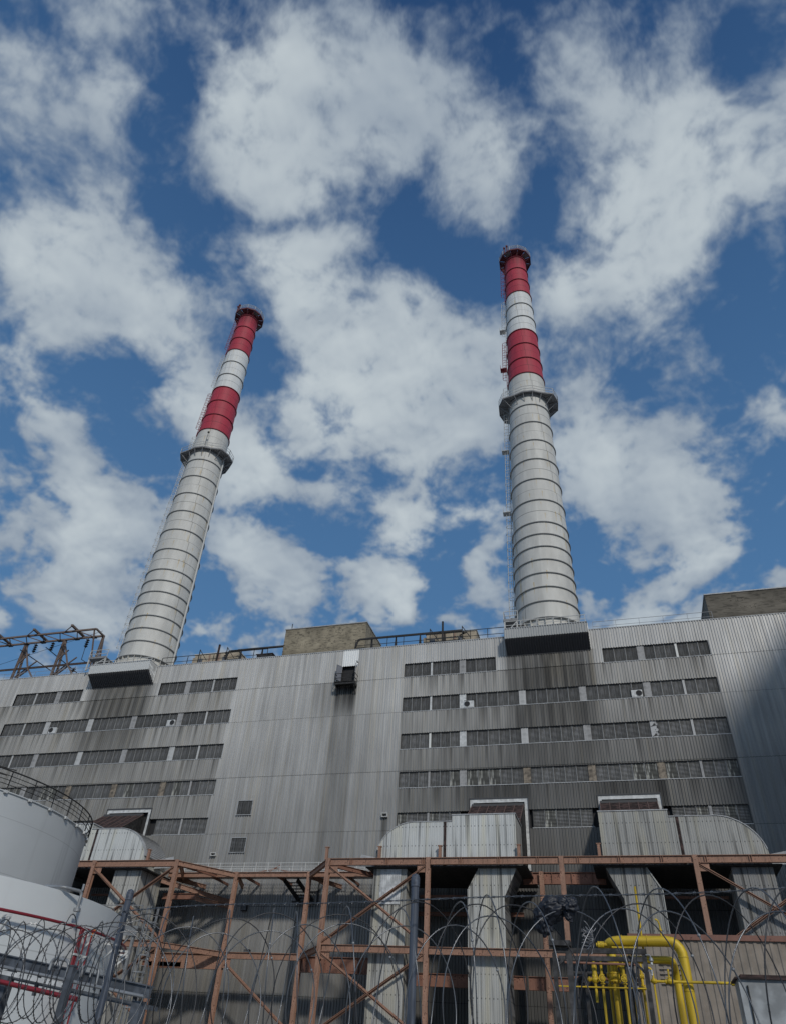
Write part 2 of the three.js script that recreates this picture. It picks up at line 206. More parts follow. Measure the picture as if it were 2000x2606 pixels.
// ---------- materials ----------
// one map over the whole hall front: 116 m wide from x = -94, 42 m high
const WX = -94, WW = 116, WH = 42;
const wallUV = (x, y) => [(x - WX) / WW, y / WH];
const stain = (x, y, cx, hw, top, len, s) => { if (y > top) return 0; const e = Math.abs(x - cx) / hw, f = (top - y) / len; if (f > 1.3) return 0; return s * (1 - sst(0.72, 1.12, e)) * (1 - sst(0.15, 1.15, f)); };
const wallTex = tex(2048, 1024, (u, v) => {
  const x = WX + u * WW, y = v * WH, rib = Math.floor(x / 0.265), sheet = Math.floor(x / 0.795), course = y > 36.7 ? 0 : y > 32.67 ? 1 : y > 26.35 ? 2 : y > 20.65 ? 3 : y > 14 ? 4 : 5;
  let L = 0.84 + (hash(rib, course) - 0.5) * 0.055 + (hash(sheet, course + 20) - 0.5) * 0.012;
  const streak = fbm(x * 4.5, y * 0.11 + 3, 4), fine = vn(x * 9, y * 0.35), blot = fbm(x * 0.22, y * 0.2 + 40, 3);
  L += (streak - 0.5) * 0.1 + (fine - 0.5) * 0.08 + (blot - 0.5) * 0.1;
  let br = Math.max(0, (fbm(x * 2.4 + 90, y * 0.09, 3) - 0.54) * 0.9);          // brown weathering
  L *= mix(1, 0.78, sst(37, 15, y)) * mix(1, 0.86, sst(13, 6, y));                                              // soot plus painted-in shade, darker towards the foot
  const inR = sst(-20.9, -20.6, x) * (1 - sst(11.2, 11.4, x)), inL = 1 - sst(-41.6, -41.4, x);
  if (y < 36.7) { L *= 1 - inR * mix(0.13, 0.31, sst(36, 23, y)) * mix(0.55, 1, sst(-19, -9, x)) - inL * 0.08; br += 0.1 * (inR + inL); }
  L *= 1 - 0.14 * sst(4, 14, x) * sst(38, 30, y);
  let d = Math.max(stain(x, y, -4.75, 4.7, 38.4, 15, 0.5), stain(x, y, -57.2, 4.8, 38.4, 12, 0.42));
  d = Math.max(d, stain(x, y, -27.4, 1.35, 36.7, 5.2, 0.55), stain(x, y, -27.4, 1.5, 32.7, 22, 0.16), stain(x, y, -29.6, 1.8, 36.7, 6, 0.16));
  d = Math.max(d, stain(x, y, -21.9, 0.35, 21.8, 4, 0.3), stain(x, y, -10.6, 3.6, 26, 6, 0.3), stain(x, y, 1.3, 3.4, 26, 6, 0.35), stain(x, y, 4.4, 0.5, 24.7, 5, 0.5));
  d *= 0.55 + 0.75 * vn(x * 3.1, y * 0.2);
  // drip marks below every window band
  for (const yb of [36.69, 32.67, 28.59, 24.65]) if (y < yb && y > yb - 2.5 && (inR > 0.5 || inL > 0.5)) d = Math.max(d, (1 - (yb - y) / 2.5) * Math.max(0, vn(x * 4.2, yb) - 0.45) * 0.75);
  L *= 1 - d; br += d * 0.25;
  const brs = stain(x, y, -4.2, 1.5, 38.4, 9, 0.5) + stain(x, y, -0.4, 0.3, 38.4, 7, 0.9) + stain(x, y, -56.5, 2.2, 38.4, 6, 0.25);
  br = Math.min(0.9, br + brs * vn(x * 2.5, y * 0.3));
  return [L * mix(1.0, 1.0, br), L * mix(1.0, 0.95, br), L * mix(1.0, 0.85, br)];
});
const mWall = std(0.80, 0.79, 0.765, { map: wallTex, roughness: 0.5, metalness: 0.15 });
const noiseTex = (lo, hi, sc, oct, tint = [1, 1, 1], size = 256) => tex(size, size, (u, v) => { const n = tile(u, v, (a, b) => fbm(a * sc, b * sc, oct)); const L = mix(lo, hi, sst(0.25, 0.75, n)); return [L * tint[0], L * tint[1], L * tint[2]]; });
const grain = noiseTex(0.84, 1, 9, 5);
const mBack = std(0.03, 0.03, 0.032, { roughness: 0.9 });
const louvTex = tex(512, 256, (u, v) => { const n = fbm(u * 200, v * 5, 4), L = 0.85 + (n - 0.5) * 0.25, w = sst(0.72, 0.85, vn(u * 260, v * 4 + 9)) * 0.16; return [L + w, L + w, L * 0.98 + w]; });
const louv = (c, o) => std(c, c, c * 1.02, { map: louvTex, roughness: 0.55, metalness: 0.2, ...o });
const mLouv = [louv(0.36), louv(0.32), louv(0.41), std(0.62, 0.62, 0.6, { map: tex(512, 256, (u, v) => { const w = sst(0.55, 0.75, vn(u * 200, v * 3 + 9)), L = 0.55 + w * 0.45; return [L, L, L * 0.98]; }), roughness: 0.6 })];
const mMull = std(0.27, 0.27, 0.27, { map: grain, roughness: 0.6 });
const mPier = [std(0.55, 0.55, 0.54, { map: noiseTex(0.88, 1, 3, 4) }), std(0.4, 0.395, 0.39, { map: noiseTex(0.8, 1, 3, 4) }), std(0.30, 0.28, 0.255, { map: noiseTex(0.6, 1, 4, 5, [1, 0.95, 0.88]) })];
const mMottle = std(0.5, 0.5, 0.5, { map: tex(128, 128, (u, v) => { const n = sst(0.45, 0.58, tile(u, v, (a, b) => fbm(a * 3, b * 4, 4))), L = mix(0.3, 1, n); return [L, L, L]; }), roughness: 0.8 });
const mWhitePier = std(0.78, 0.78, 0.74);
const mTrim = std(0.5, 0.51, 0.52, { map: per(grain, 2, 2), roughness: 0.55 });
const mDarkTrim = std(0.07, 0.07, 0.072, { roughness: 0.7 });
const mWhite = std(0.74, 0.75, 0.74, { map: per(grain, 2, 2), roughness: 0.5 });
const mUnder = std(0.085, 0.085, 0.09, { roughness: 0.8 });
const mDarkSteel = std(0.05, 0.048, 0.047, { map: per(noiseTex(0.5, 1, 8, 4), 1.5, 1.5), roughness: 0.7 });
const mRailPale = std(0.55, 0.55, 0.53, { roughness: 0.6 });
const mGalv = std(0.36, 0.37, 0.38, { map: per(grain, 1, 1), roughness: 0.5, metalness: 0.4 });
// painted steel with rust bleeding through
const rustTex = tex(512, 512, (u, v) => {
  const n = tile(u, v, (a, b) => fbm(a * 5, b * 5, 5)), m = tile(u, v, (a, b) => fbm(a * 22 + 9, b * 22, 4)), s = tile(u, v, (a, b) => vn(a * 30, b * 2.5));
  let L = 0.86 + (n - 0.5) * 0.3 + (s - 0.5) * 0.1; const sp = sst(0.6, 0.66, n * 0.35 + m * 0.65) * 0.8;
  const dk = sst(0.62, 0.78, tile(u, v, (a, b) => fbm(a * 9 + 30, b * 3, 4))) * 0.25; L *= 1 - dk; return [mix(L, 0.33, sp * 0.85), mix(L, 0.26, sp * 0.85), mix(L, 0.24, sp * 0.85)];
});
const mOrange = std(0.48, 0.27, 0.185, { map: per(rustTex, 1.6, 1.6), roughness: 0.65 });
const mOrangeDark = std(0.36, 0.175, 0.12, { map: per(rustTex, 2.2, 2.2), roughness: 0.7 });
const mRust = std(0.085, 0.05, 0.044, { map: per(noiseTex(0.45, 1, 7, 5), 2, 2), roughness: 0.85 });
// duct cladding: pale sheet with dark runs and rows of screw marks (uv in metres)
const ductTex = tex(1024, 1024, (u, v) => {
  const x = u * 12, y = v * 12;
  const st = tile(u, v, (a, b) => fbm(a * 46, b * 1.6, 4)), bl = tile(u, v, (a, b) => fbm(a * 4, b * 4, 4)), fi = tile(u, v, (a, b) => vn(a * 150, b * 5));
  let L = 0.88 + (bl - 0.5) * 0.24 - sst(0.52, 0.75, st) * 0.4 + (fi - 0.5) * 0.08, br = sst(0.5, 0.72, tile(u, v, (a, b) => fbm(a * 20 + 5, b * 1.3, 3))) * 0.5;
  const yy = (y % 1.5) / 1.5, xx = (x % 0.3) / 0.3;
  if ((Math.abs(yy - 0.5) < 0.035) && Math.abs(xx - 0.5) < 0.12) L *= 0.6;
  const seam = Math.abs((x % 1.5) - 0.75); if (seam < 0.02) L *= 0.62;
  return [L, L * mix(1, 0.965, br), L * mix(1, 0.86, br)];
});
const mDuct = std(0.78, 0.80, 0.785, { map: per(ductTex, 12, 12), roughness: 0.6 });
const mDuctDull = std(0.58, 0.58, 0.55, { map: per(ductTex, 12, 12), roughness: 0.7 });
const mDuctDark = std(0.25, 0.25, 0.25, { map: per(ductTex, 12, 12), roughness: 0.8 });

// ---------- ground ----------
{
  const g = new THREE.PlaneGeometry(5000, 5000, 1, 1).rotateX(-Math.PI / 2);
  structure('ground', g, std(0.36, 0.35, 0.33, { map: per(noiseTex(0.6, 1, 5, 5), 0.004, 0.004), roughness: 0.95 }));
}

// ---------- the power station hall; its front stands in the plane z = -70 ----------
const Z = -70;
const hall = thing('power_station_hall', 'long ribbed grey metal hall with bands of louvred windows below the two striped chimneys', 'building');
const ROOF = 40.65, ROWS = [[36.69, 38.33], [32.67, 34.30], [28.59, 30.23], [24.65, 26.25], [20.63, 22.27]];
const SEAM = [ROOF, 36.68, 32.66, 26.35, 20.62, 14.0, 7.0, 0];
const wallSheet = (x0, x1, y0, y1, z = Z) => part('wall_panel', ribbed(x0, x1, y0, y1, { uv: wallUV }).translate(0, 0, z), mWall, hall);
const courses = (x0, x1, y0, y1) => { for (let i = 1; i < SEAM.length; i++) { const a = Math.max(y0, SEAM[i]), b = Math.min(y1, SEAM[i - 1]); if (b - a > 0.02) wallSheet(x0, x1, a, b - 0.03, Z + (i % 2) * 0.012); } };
// openings for ducts: [x0, x1]
const OPEN = [[-54.05, -48.5], [-13.4, -7.9], [-1.42, 4.05]];
function section(cx, rowXs, rows5) {
  const x0 = cx - 15.93, x1 = cx + 15.93;
  // above and between the bands
  const bay = [cx - 5.68, cx + 5.55]; // top band stops either side of the hopper bay
  courses(x0, bay[0], ROWS[0][1], ROOF); courses(bay[0], bay[1], 36.69, ROOF); courses(bay[1], x1, ROWS[0][1], ROOF);
  for (let r = 0; r < 3; r++) courses(x0, x1, ROWS[r + 1][1], ROWS[r][0] - 0.03);
  // last two courses, cut by the duct openings
  let cuts = OPEN.filter((o) => o[0] > x0 && o[1] < x1), xs = x0;
  for (const o of [...cuts, [x1, x1]]) {
    courses(xs, o[0], ROWS[4][1], ROWS[3][0] - 0.03); if (o[1] < x1) courses(o[0], o[1], 23.4, ROWS[3][0] - 0.03); xs = o[1];
  }
  // below
  xs = x0;
  for (const o of [...cuts, [x1, x1]]) { courses(xs, o[0], 16, ROWS[4][0] - 0.03); xs = o[1]; }
  courses(x0, x1, 0, 16);
}
section(-4.73); section(-57.27);
courses(11.2, 20.3, 0, ROOF); courses(-92, -73.2, 0, ROOF);
// centre bay with its hoist door (x -28.04..-26.5, y 36.75..38.59) and one bright new sheet above it
courses(-41.34, -28.06, 36.68, ROOF); courses(-26.48, -20.66, 36.68, ROOF); courses(-41.34, -20.66, 0, 36.68);
part('new_wall_panel', ribbed(-28.1, -26.2, 38.6, ROOF - 0.03).translate(0, 0, Z + 0.02), std(0.86, 0.87, 0.86, { roughness: 0.5 }), hall, 'bright new sheet above the hoist door');
// body behind the sheets
part('inner_wall', [span(-92, 20.3, 0, ROOF - 0.25, -70.75, -70.45)], mBack, hall);
part('roof', [span(-92, 20.3, ROOF - 0.3, ROOF - 0.2, -112, -70.4)], std(0.2, 0.2, 0.2, { roughness: 0.95 }), hall);
part('rear_wall', [span(-92, 20.3, 0, ROOF - 0.3, -112, -111.7)], mTrim, hall);
part('side_wall', [span(-92, -91.7, 0, ROOF - 0.3, -111.7, -70.4)], mTrim, hall);
part('parapet_trim', [span(-92, -62.0, ROOF - 0.02, ROOF + 0.06, Z - 0.4, Z + 0.1), span(-52.9, -9.3, ROOF - 0.02, ROOF + 0.06, Z - 0.4, Z + 0.1), span(-0.3, 20.3, ROOF - 0.02, ROOF + 0.06, Z - 0.4, Z + 0.1)], mTrim, hall);
// unseen tall block added to cast the shadow on the right of the front
{
  const t = thing('shadow_caster', 'tall grey unseen block added right of the hall to cast a shadow', 'building');
  part('wall', span(36.2, 70, 0, 58.5, -66, -26), mTrim, t); part('roof', span(36, 70.2, 58.5, 58.9, -66.2, -25.8), mDarkTrim, t);
}
// louvre panels, in two widths, three tones
const louvGeo = {};
function louver(w, h) {
  const k = w.toFixed(3) + h.toFixed(2); if (louvGeo[k]) return louvGeo[k];
  const gs = [], n = Math.round(h / 0.123);
  for (let i = 0; i < n; i++) { const y = (i + 0.5) / n * h; gs.push(new THREE.BoxGeometry(w - 0.05, 0.012, 0.125).rotateX(0.88).translate(0, y, 0)); }
  gs.push(box(0.022, h, 0.08, -w / 2 + 0.011, h / 2, 0.0), box(0.022, h, 0.08, w / 2 - 0.011, h / 2, 0.0));
  const g = join(gs), p = g.attributes.position, uv = g.attributes.uv;
  for (let i = 0; i < p.count; i++) uv.setXY(i, p.getX(i) * 0.05 + 0.5, p.getY(i) * 0.3);
  return louvGeo[k] = g;
}
let louvN = 0;
function block(xa, xb, n, r, opt = {}) { // a run of n louvre panels from xa to xb in row r
  const [y0, y1] = ROWS[r], h = y1 - y0, w = (xb - xa) / n;
  const g = new THREE.Group(); g.name = num('louver_window'); g.position.set(xa, y0, Z - 0.2); hall.add(g);
  for (let i = 0; i < n; i++) {
    const ac = opt.ac === i, hh = h;
    let k = Math.floor(hash(louvN++, r) * 3); if (r > 2 && hash(louvN, r + 77) > 0.7) k = 3;
    const m = shared('louver', louver(w - 0.06, h - 0.06), mLouv[k], g, w * (i + 0.5), 0.03, 0.05);
    if (i) shared('mullion', mullGeo[r], mMull, g, w * i, 0, 0.06);
  }
  shared('frame', frameGeo(xb - xa, h), mDarkTrim, g, 0, 0, 0.02);
  return g;
}
const mullGeo = ROWS.map(([a, b]) => box(0.055, b - a, 0.1, 0, (b - a) / 2, 0.02));
const fg = {};
function frameGeo(w, h) { const k = w.toFixed(2) + h.toFixed(2); return fg[k] ??= join([box(w, 0.05, 0.16, w / 2, h - 0.025, 0), box(w, 0.05, 0.16, w / 2, 0.025, 0), box(0.05, h - 0.1, 0.16, 0.025, h / 2, 0), box(0.05, h - 0.1, 0.16, w - 0.025, h / 2, 0)]); }
function pier(xa, xb, r, mat) { const [y0, y1] = ROWS[r]; part('pier_panel', span(xa + 0.01, xb - 0.01, y0 + 0.02, y1 - 0.02, Z - 0.2, Z - 0.05), mat, hall); }
function sill(xa, xb, r) { const y0 = ROWS[r][0]; part('window_sill', span(xa - 0.08, xb + 0.08, y0 - 0.05, y0 + 0.015, Z - 0.25, Z + 0.075), mTrim, hall); }
function head(xa, xb, r) { const y1 = ROWS[r][1]; part('window_head', span(xa - 0.04, xb + 0.04, y1 - 0.02, y1 + 0.04, Z - 0.3, Z - 0.002), mDarkTrim, hall); }
const piers = (c, r, k) => mPier[Math.min(2, Math.floor(hash(k + r * 7, c + 3) * 2.2))];
for (const [cx, s] of [[-4.73, 1], [-57.27, 2]]) {
  const X = (d) => cx + d;
  const outer = [-15.93, -12.93, -12.7, -9.7], A = [-9.7, -8.98], B = [-8.98, -3.42], C = [-3.42, -2.7];
  for (let r = 0; r < 5; r++) {
    if (r === 4) continue;
    for (const m of [1, -1]) {
      const blk = (a, b, n, o) => (m > 0 ? block(X(a), X(b), n, r, o) : block(X(-b), X(-a), n, r, o));
      const pr = (a, b, mat) => (m > 0 ? pier(X(a), X(b), r, mat) : pier(X(-b), X(-a), r, mat));
      blk(-15.93, -12.93, 3); blk(-12.7, -9.7, 3);
      const bright = (s === 1 && r === 0 && m < 0) || (r === 2 && m > 0 && s === 1);
      pr(-12.93, -12.7, bright ? mWhitePier : s === 1 && m > 0 && r < 2 ? mWhite : mPier[r > 2 ? 1 : 0]);
      pr(-9.7, -8.98, s === 1 && m < 0 && r === 2 ? mMottle : s === 1 && m > 0 && (r === 1 || r === 2) ? mWhite : r === 3 && m < 0 ? mPier[2] : piers(m, r, s));
      if (r > 0) { blk(-8.98, -3.42, 5); pr(-3.42, -2.7, r === 3 ? mPier[2] : mPier[m > 0 ? 0 : 1]); }
      else blk(-8.98, -5.68 + (m < 0 ? 0.13 : 0), 3);
    }
    if (r > 0) { block(X(-2.7), X(2.7), 5, r); sill(X(-15.93), X(15.93), r); head(X(-15.93), X(15.93), r); }
    else for (const [a, b] of [[-15.93, -5.68], [5.55, 15.93]]) { sill(X(a), X(b), r); head(X(a), X(b), r); }
  }
}
// lowest band, between the duct openings
for (const [a, b, n] of [[-20.66, -17.66, 3], [-17.43, -14.43, 3], [-7.5, -2.06, 5], [4.85, 7.91, 3], [8.19, 11.2, 3], [-47.63, -44.63, 3], [-44.4, -41.4, 3], [-59.8, -54.6, 5]]) { block(a, b, n, 4); sill(a, b, 4); head(a, b, 4); }
for (const [a, b] of [[-17.66, -17.43], [7.91, 8.19], [-44.63, -44.4]]) pier(a, b, 4, mPier[1]);
for (const [a, b] of [[-14.43, -14.4], [-41.44, -41.4]]) pier(a, b, 4, mPier[0]);
// duct openings: trim, dark reveal, brown hood plates
for (const [a, b] of OPEN) {
  part('opening_trim', [span(a, b, 22.98, 23.32, Z - 0.12, Z + 0.02), span(a, a + 0.3, 17, 22.98, Z - 0.12, Z + 0.02), span(b - 0.3, b, 17, 22.98, Z - 0.12, Z + 0.02)], mWhite, hall);
  part('opening_edge', [span(a - 0.09, b + 0.09, 23.32, 23.44, Z - 0.2, Z + 0.09), span(a - 0.09, a - 0.005, 16.5, 23.32, Z - 0.2, Z + 0.09), span(b + 0.005, b + 0.09, 16.5, 23.32, Z - 0.2, Z + 0.09)], mDarkTrim, hall);
}
const mVent = louv(0.2);
// two small louvre vents on the blank centre bay
for (const [x0, x1, y0, y1] of [[-38.12, -36.38, 22.39, 23.88], [-38.12, -36.38, 18.76, 20.21]]) {
  const g = new THREE.Group(); g.name = num('louver_vent'); g.position.set(x0, y0, Z + 0.02); hall.add(g);
  const w = x1 - x0, h = y1 - y0;
  shared('backing', box(w, h, 0.02, w / 2, h / 2, 0.035), mBack, g, 0, 0, 0);
  shared('louver', louver(w / 2 - 0.06, h - 0.06), mVent, g, w * 0.25 + 0.01, 0.03, 0.1); shared('louver', louver(w / 2 - 0.06, h - 0.06), mVent, g, w * 0.75 - 0.01, 0.03, 0.1);
  shared('frame', frameGeo(w, h), mTrim, g, 0, 0, 0.1);
}
const mTrimRib = std(0.68, 0.69, 0.68, { map: per(noiseTex(0.7, 1, 6, 5), 3, 3), roughness: 0.5, metalness: 0.15 });
// ribbed hopper bays under the chimneys: front, cheeks and sloping dark underside
for (const [a, b] of [[-9.09, -0.38], [-61.6, -52.93]]) {
  const g = new THREE.Group(); g.name = num('hopper_bay'); hall.add(g);
  const zf = Z + 1.72, yb = 39.5, yw = 38.29;
  const uvB = (x, y) => [(x - WX) / WW, (y - 1.2) / WH];
  part('front_panel', ribbed(a, b, yb, ROOF + 0.03, { uv: wallUV }).translate(0, 0, zf), mTrimRib, g);
  const side = (x, s) => { const h = ribbed(0, 1.7, 0, 1, { top: () => ROOF, bottom: (t) => (s > 0 ? mix(yb, yw, t / 1.7) : mix(yw, yb, t / 1.7)) }); return s > 0 ? h.rotateY(Math.PI / 2).translate(x, 0, zf) : h.rotateY(-Math.PI / 2).translate(x, 0, Z + 0.02); };
  part('cheek_panel', side(a, -1), mTrimRib, g); part('cheek_panel', side(b, 1), mTrimRib, g);
  const L = Math.hypot(1.72, yb - yw), ang = Math.atan2(yb - yw, 1.72);
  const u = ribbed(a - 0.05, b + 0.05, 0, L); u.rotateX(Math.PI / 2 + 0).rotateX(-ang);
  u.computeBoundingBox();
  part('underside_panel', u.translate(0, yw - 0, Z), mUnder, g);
  part('edge_trim', [bar(V(a - 0.06, yw - 0.03, Z + 0.06), V(b + 0.06, yw - 0.03, Z + 0.06), 0.1, 0.1)], mDarkTrim, g);
  part('top_trim', span(a - 0.03, b + 0.03, ROOF + 0.03, ROOF + 0.09, Z - 0.2, zf + 0.1), mTrim, g);
}
// hoist door with two leaves, a railed landing and brackets
{
  const g = new THREE.Group(); g.name = 'hoist_door'; hall.add(g);
  const lx = -28.38, rx = -25.5, y = 36.1, zf = Z + 1.15;
  part('opening', span(-28.06, -26.48, 36.7, 38.6, Z - 0.4, Z - 0.36), mBack, g);
  const leaf = (x, ang) => { const h = 1.85; const q = [box(0.78, h, 0.04, 0.39, h / 2, 0), box(0.78, 0.06, 0.07, 0.39, 0.03, 0), box(0.78, 0.06, 0.07, 0.39, h / 2, 0), box(0.78, 0.06, 0.07, 0.39, h - 0.03, 0), box(0.06, h, 0.07, 0.03, h / 2, 0), box(0.06, h, 0.07, 0.75, h / 2, 0)]; return join(q).rotateY(ang).translate(x, 36.72, Z + 0.08); };
  part('door_leaf', leaf(-28.08, -2.1), std(0.2, 0.21, 0.24), g); part('door_leaf', leaf(-26.46, -1.2), std(0.34, 0.35, 0.36), g);
  part('landing', [span(lx, rx - 0.55, y, y + 0.1, Z + 0.1, zf), span(lx, rx - 0.55, y - 0.2, y + 0.16, zf - 0.06, zf), span(lx, lx + 0.08, y - 0.2, y, Z + 0.1, zf - 0.06), span(rx - 0.63, rx - 0.55, y - 0.2, y, Z + 0.1, zf - 0.06)], mDarkSteel, g);
  for (const x of [lx + 0.1, rx - 0.65]) part('bracket', bar(V(x, y - 0.15, zf - 0.1), V(x, y - 1.0, Z + 0.1), 0.09, 0.09), mDarkSteel, g);
  const rl = []; for (const yy of [0.55, 1.1]) { rl.push(bar(V(lx, y + yy, zf), V(rx - 0.55, y + yy, zf), 0.05, 0.05)); for (const x of [lx, rx - 0.55]) rl.push(bar(V(x, y + yy, Z + 0.1), V(x, y + yy, zf), 0.05, 0.05)); }
  for (const x of [lx, lx + 0.76, rx - 1.31, rx - 0.55]) rl.push(bar(V(x, y, zf), V(x, y + 1.1, zf), 0.05, 0.05));
  part('railing', rl, mDarkSteel, g);
  part('lamp_arm', [bar(V(-26.1, 38.85, Z + 0.1), V(-26.1, 38.85, Z + 0.6), 0.05, 0.05), box(0.12, 0.14, 0.3, -26.1, 38.8, Z + 0.6)], mGalv, g);
}
// ---------- fittings on the front ----------
const AC = [[-13.4, 1, 'beside the bright pier, second band', -1], [3.55, 1, 'second band right of the hopper stain', 1], [-65.5, 1, 'second band near the left edge', -1], [-48.95, 1, 'second band below the left hopper', 1]];
for (const [x, r, where, s] of AC) {
  const t = thing('air_conditioner', 'white air conditioner with black fan, ' + where, 'air conditioner', 'air conditioners set in the louvre bands');
  const y = ROWS[r][0] + 0.06; t.position.set(x, y, Z - 0.1);
  part('casing', [box(1.04, 0.72, 0.34, 0, 0.36, 0)], mWhite, t);
  part('fan_ring', new THREE.TorusGeometry(0.27, 0.035, 8, 28).translate(0.2 * s, 0.38, 0.18), mDarkTrim, t);
  part('fan_grille', new THREE.CylinderGeometry(0.27, 0.27, 0.02, 28).rotateX(Math.PI / 2).translate(0.2 * s, 0.38, 0.18), mBack, t);
  part('blanking_plate', span(-0.53, 0.53, 0.75, 0.8, -0.03, 0.14), mDarkTrim, t);
}
for (const [x0, x1, y0, y1, l] of [[-22.18, -21.56, 21.83, 22.22, 'pale square exhaust box with a dark drip streak, left of the lowest right-hand louvres'], [-40.1, -39.5, 18.45, 18.78, 'small white framed exhaust opening left of the lower louvre vent']]) {
  const t = thing('exhaust_vent', l, 'vent');
  const z0 = Z + 0.04, z1 = Z + 0.34;
  part('housing', [span(x0, x1, y1 - 0.06, y1, z0, z1), span(x0, x1, y0, y0 + 0.06, z0, z1), span(x0, x0 + 0.06, y0 + 0.06, y1 - 0.06, z0, z1), span(x1 - 0.06, x1, y0 + 0.06, y1 - 0.06, z0, z1)], mRailPale, t);
  part('mouth', span(x0 + 0.06, x1 - 0.06, y0 + 0.06, y1 - 0.06, z0, z0 + 0.02), mBack, t);
}

// ---------- chimneys ----------
const RAD = (h) => (h > 56 ? 1.8 + (116.5 - h) * 0.0258 : 3.36 + (56 - h) * 0.0145);
const shaftTex = tex(1024, 2048, (u, v) => { // once round (24 m) by 80 m of height, from 40 m up
  const h = 40 + v * 80, x = u * 24;
  let L = 0.93 + (vn(x * 0.8, h * 0.3) - 0.5) * 0.07 + (fbm(x * 2.2, h * 0.5, 3) - 0.5) * 0.1, r = 0; L *= 1 - 0.3 * sst(113, 118, h) * (0.5 + vn(x * 3, h * 0.4));
  const course = Math.floor((h - 55.6) / 1.79);
  // plate joints: one ring per course, three upright joints that step round
  if (h > 55.6) { const f = ((h - 55.6) / 1.79) % 1; if (f < 0.03) L *= 0.62; }
  const seam = ((x + (h > 55.6 ? course * 0.18 : Math.floor((h - 55.6) / 1.87) * 0.2) + 40) % 8); if (Math.abs(seam - 4) < 0.035) { L *= 0.66; }
  const cell = Math.floor(x / 1.7), row = Math.floor((h - 40) / 1.79), p = hash(cell, row + 5);
  const hy = ((h - 40) / 1.79) % 1, px = (x / 1.7) % 1;
  if (p > 0.5 && h < 108) { const cx = 0.2 + hash(cell + 9, row) * 0.6, top = 0.35 + 0.6 * hash(cell, row + 50), w = 0.025 + 0.03 * hash(cell + 3, row); if (hy < top && Math.abs(px - cx) < w * (0.4 + 0.6 * hy / top)) r = Math.max(r, (0.25 + 0.5 * (p - 0.62) / 0.38) * (0.4 + 0.6 * hy / top)); }
  if (Math.abs(seam - 3.8) < 0.14) r = Math.max(r, sst(0.45, 0.85, vn(h * 0.7, 3.3)) * 0.4);
  return [L * mix(1, 0.93, r), L * mix(1, 0.78, r), L * mix(1, 0.5, r)];
});
const mStackGrey = std(0.71, 0.695, 0.645, { map: shaftTex, roughness: 0.62 }), mStackRed = std(0.5, 0.042, 0.07, { map: shaftTex, roughness: 0.62 }), mStackWhite = std(0.84, 0.85, 0.83, { map: shaftTex, roughness: 0.6 });
const mRing = std(0.33, 0.33, 0.32, { roughness: 0.7 }), mRingRed = std(0.26, 0.035, 0.05, { roughness: 0.7 }), mPlat = std(0.3, 0.3, 0.305, { map: per(grain, 2, 2) }), mPlatRed = std(0.17, 0.05, 0.06, { map: per(grain, 2, 2) });
const bandMat = (h) => (h >= 105.5 ? [mStackRed, mRingRed] : h >= 94.8 ? [mStackWhite, mRing] : h >= 84.0 ? [mStackRed, mRingRed] : [mStackGrey, mRing]);
const LEVELS = [42.15, 44.3, 46.2, 48.1, 50.0, 51.9, 53.75];
for (let h = 55.6; h < 118; h += 3.58) LEVELS.push(+h.toFixed(2));
function railing(pts, h, r, posts = true) { // pts: closed or open run at deck level
  const g = []; for (let i = 1; i < pts.length; i++) for (const k of [0.5, 1]) g.push(bar(pts[i - 1].clone().add(V(0, h * k, 0)), pts[i].clone().add(V(0, h * k, 0)), r, r));
  if (posts) for (const p of pts) g.push(bar(p, p.clone().add(V(0, h, 0)), r, r)); return g;
}
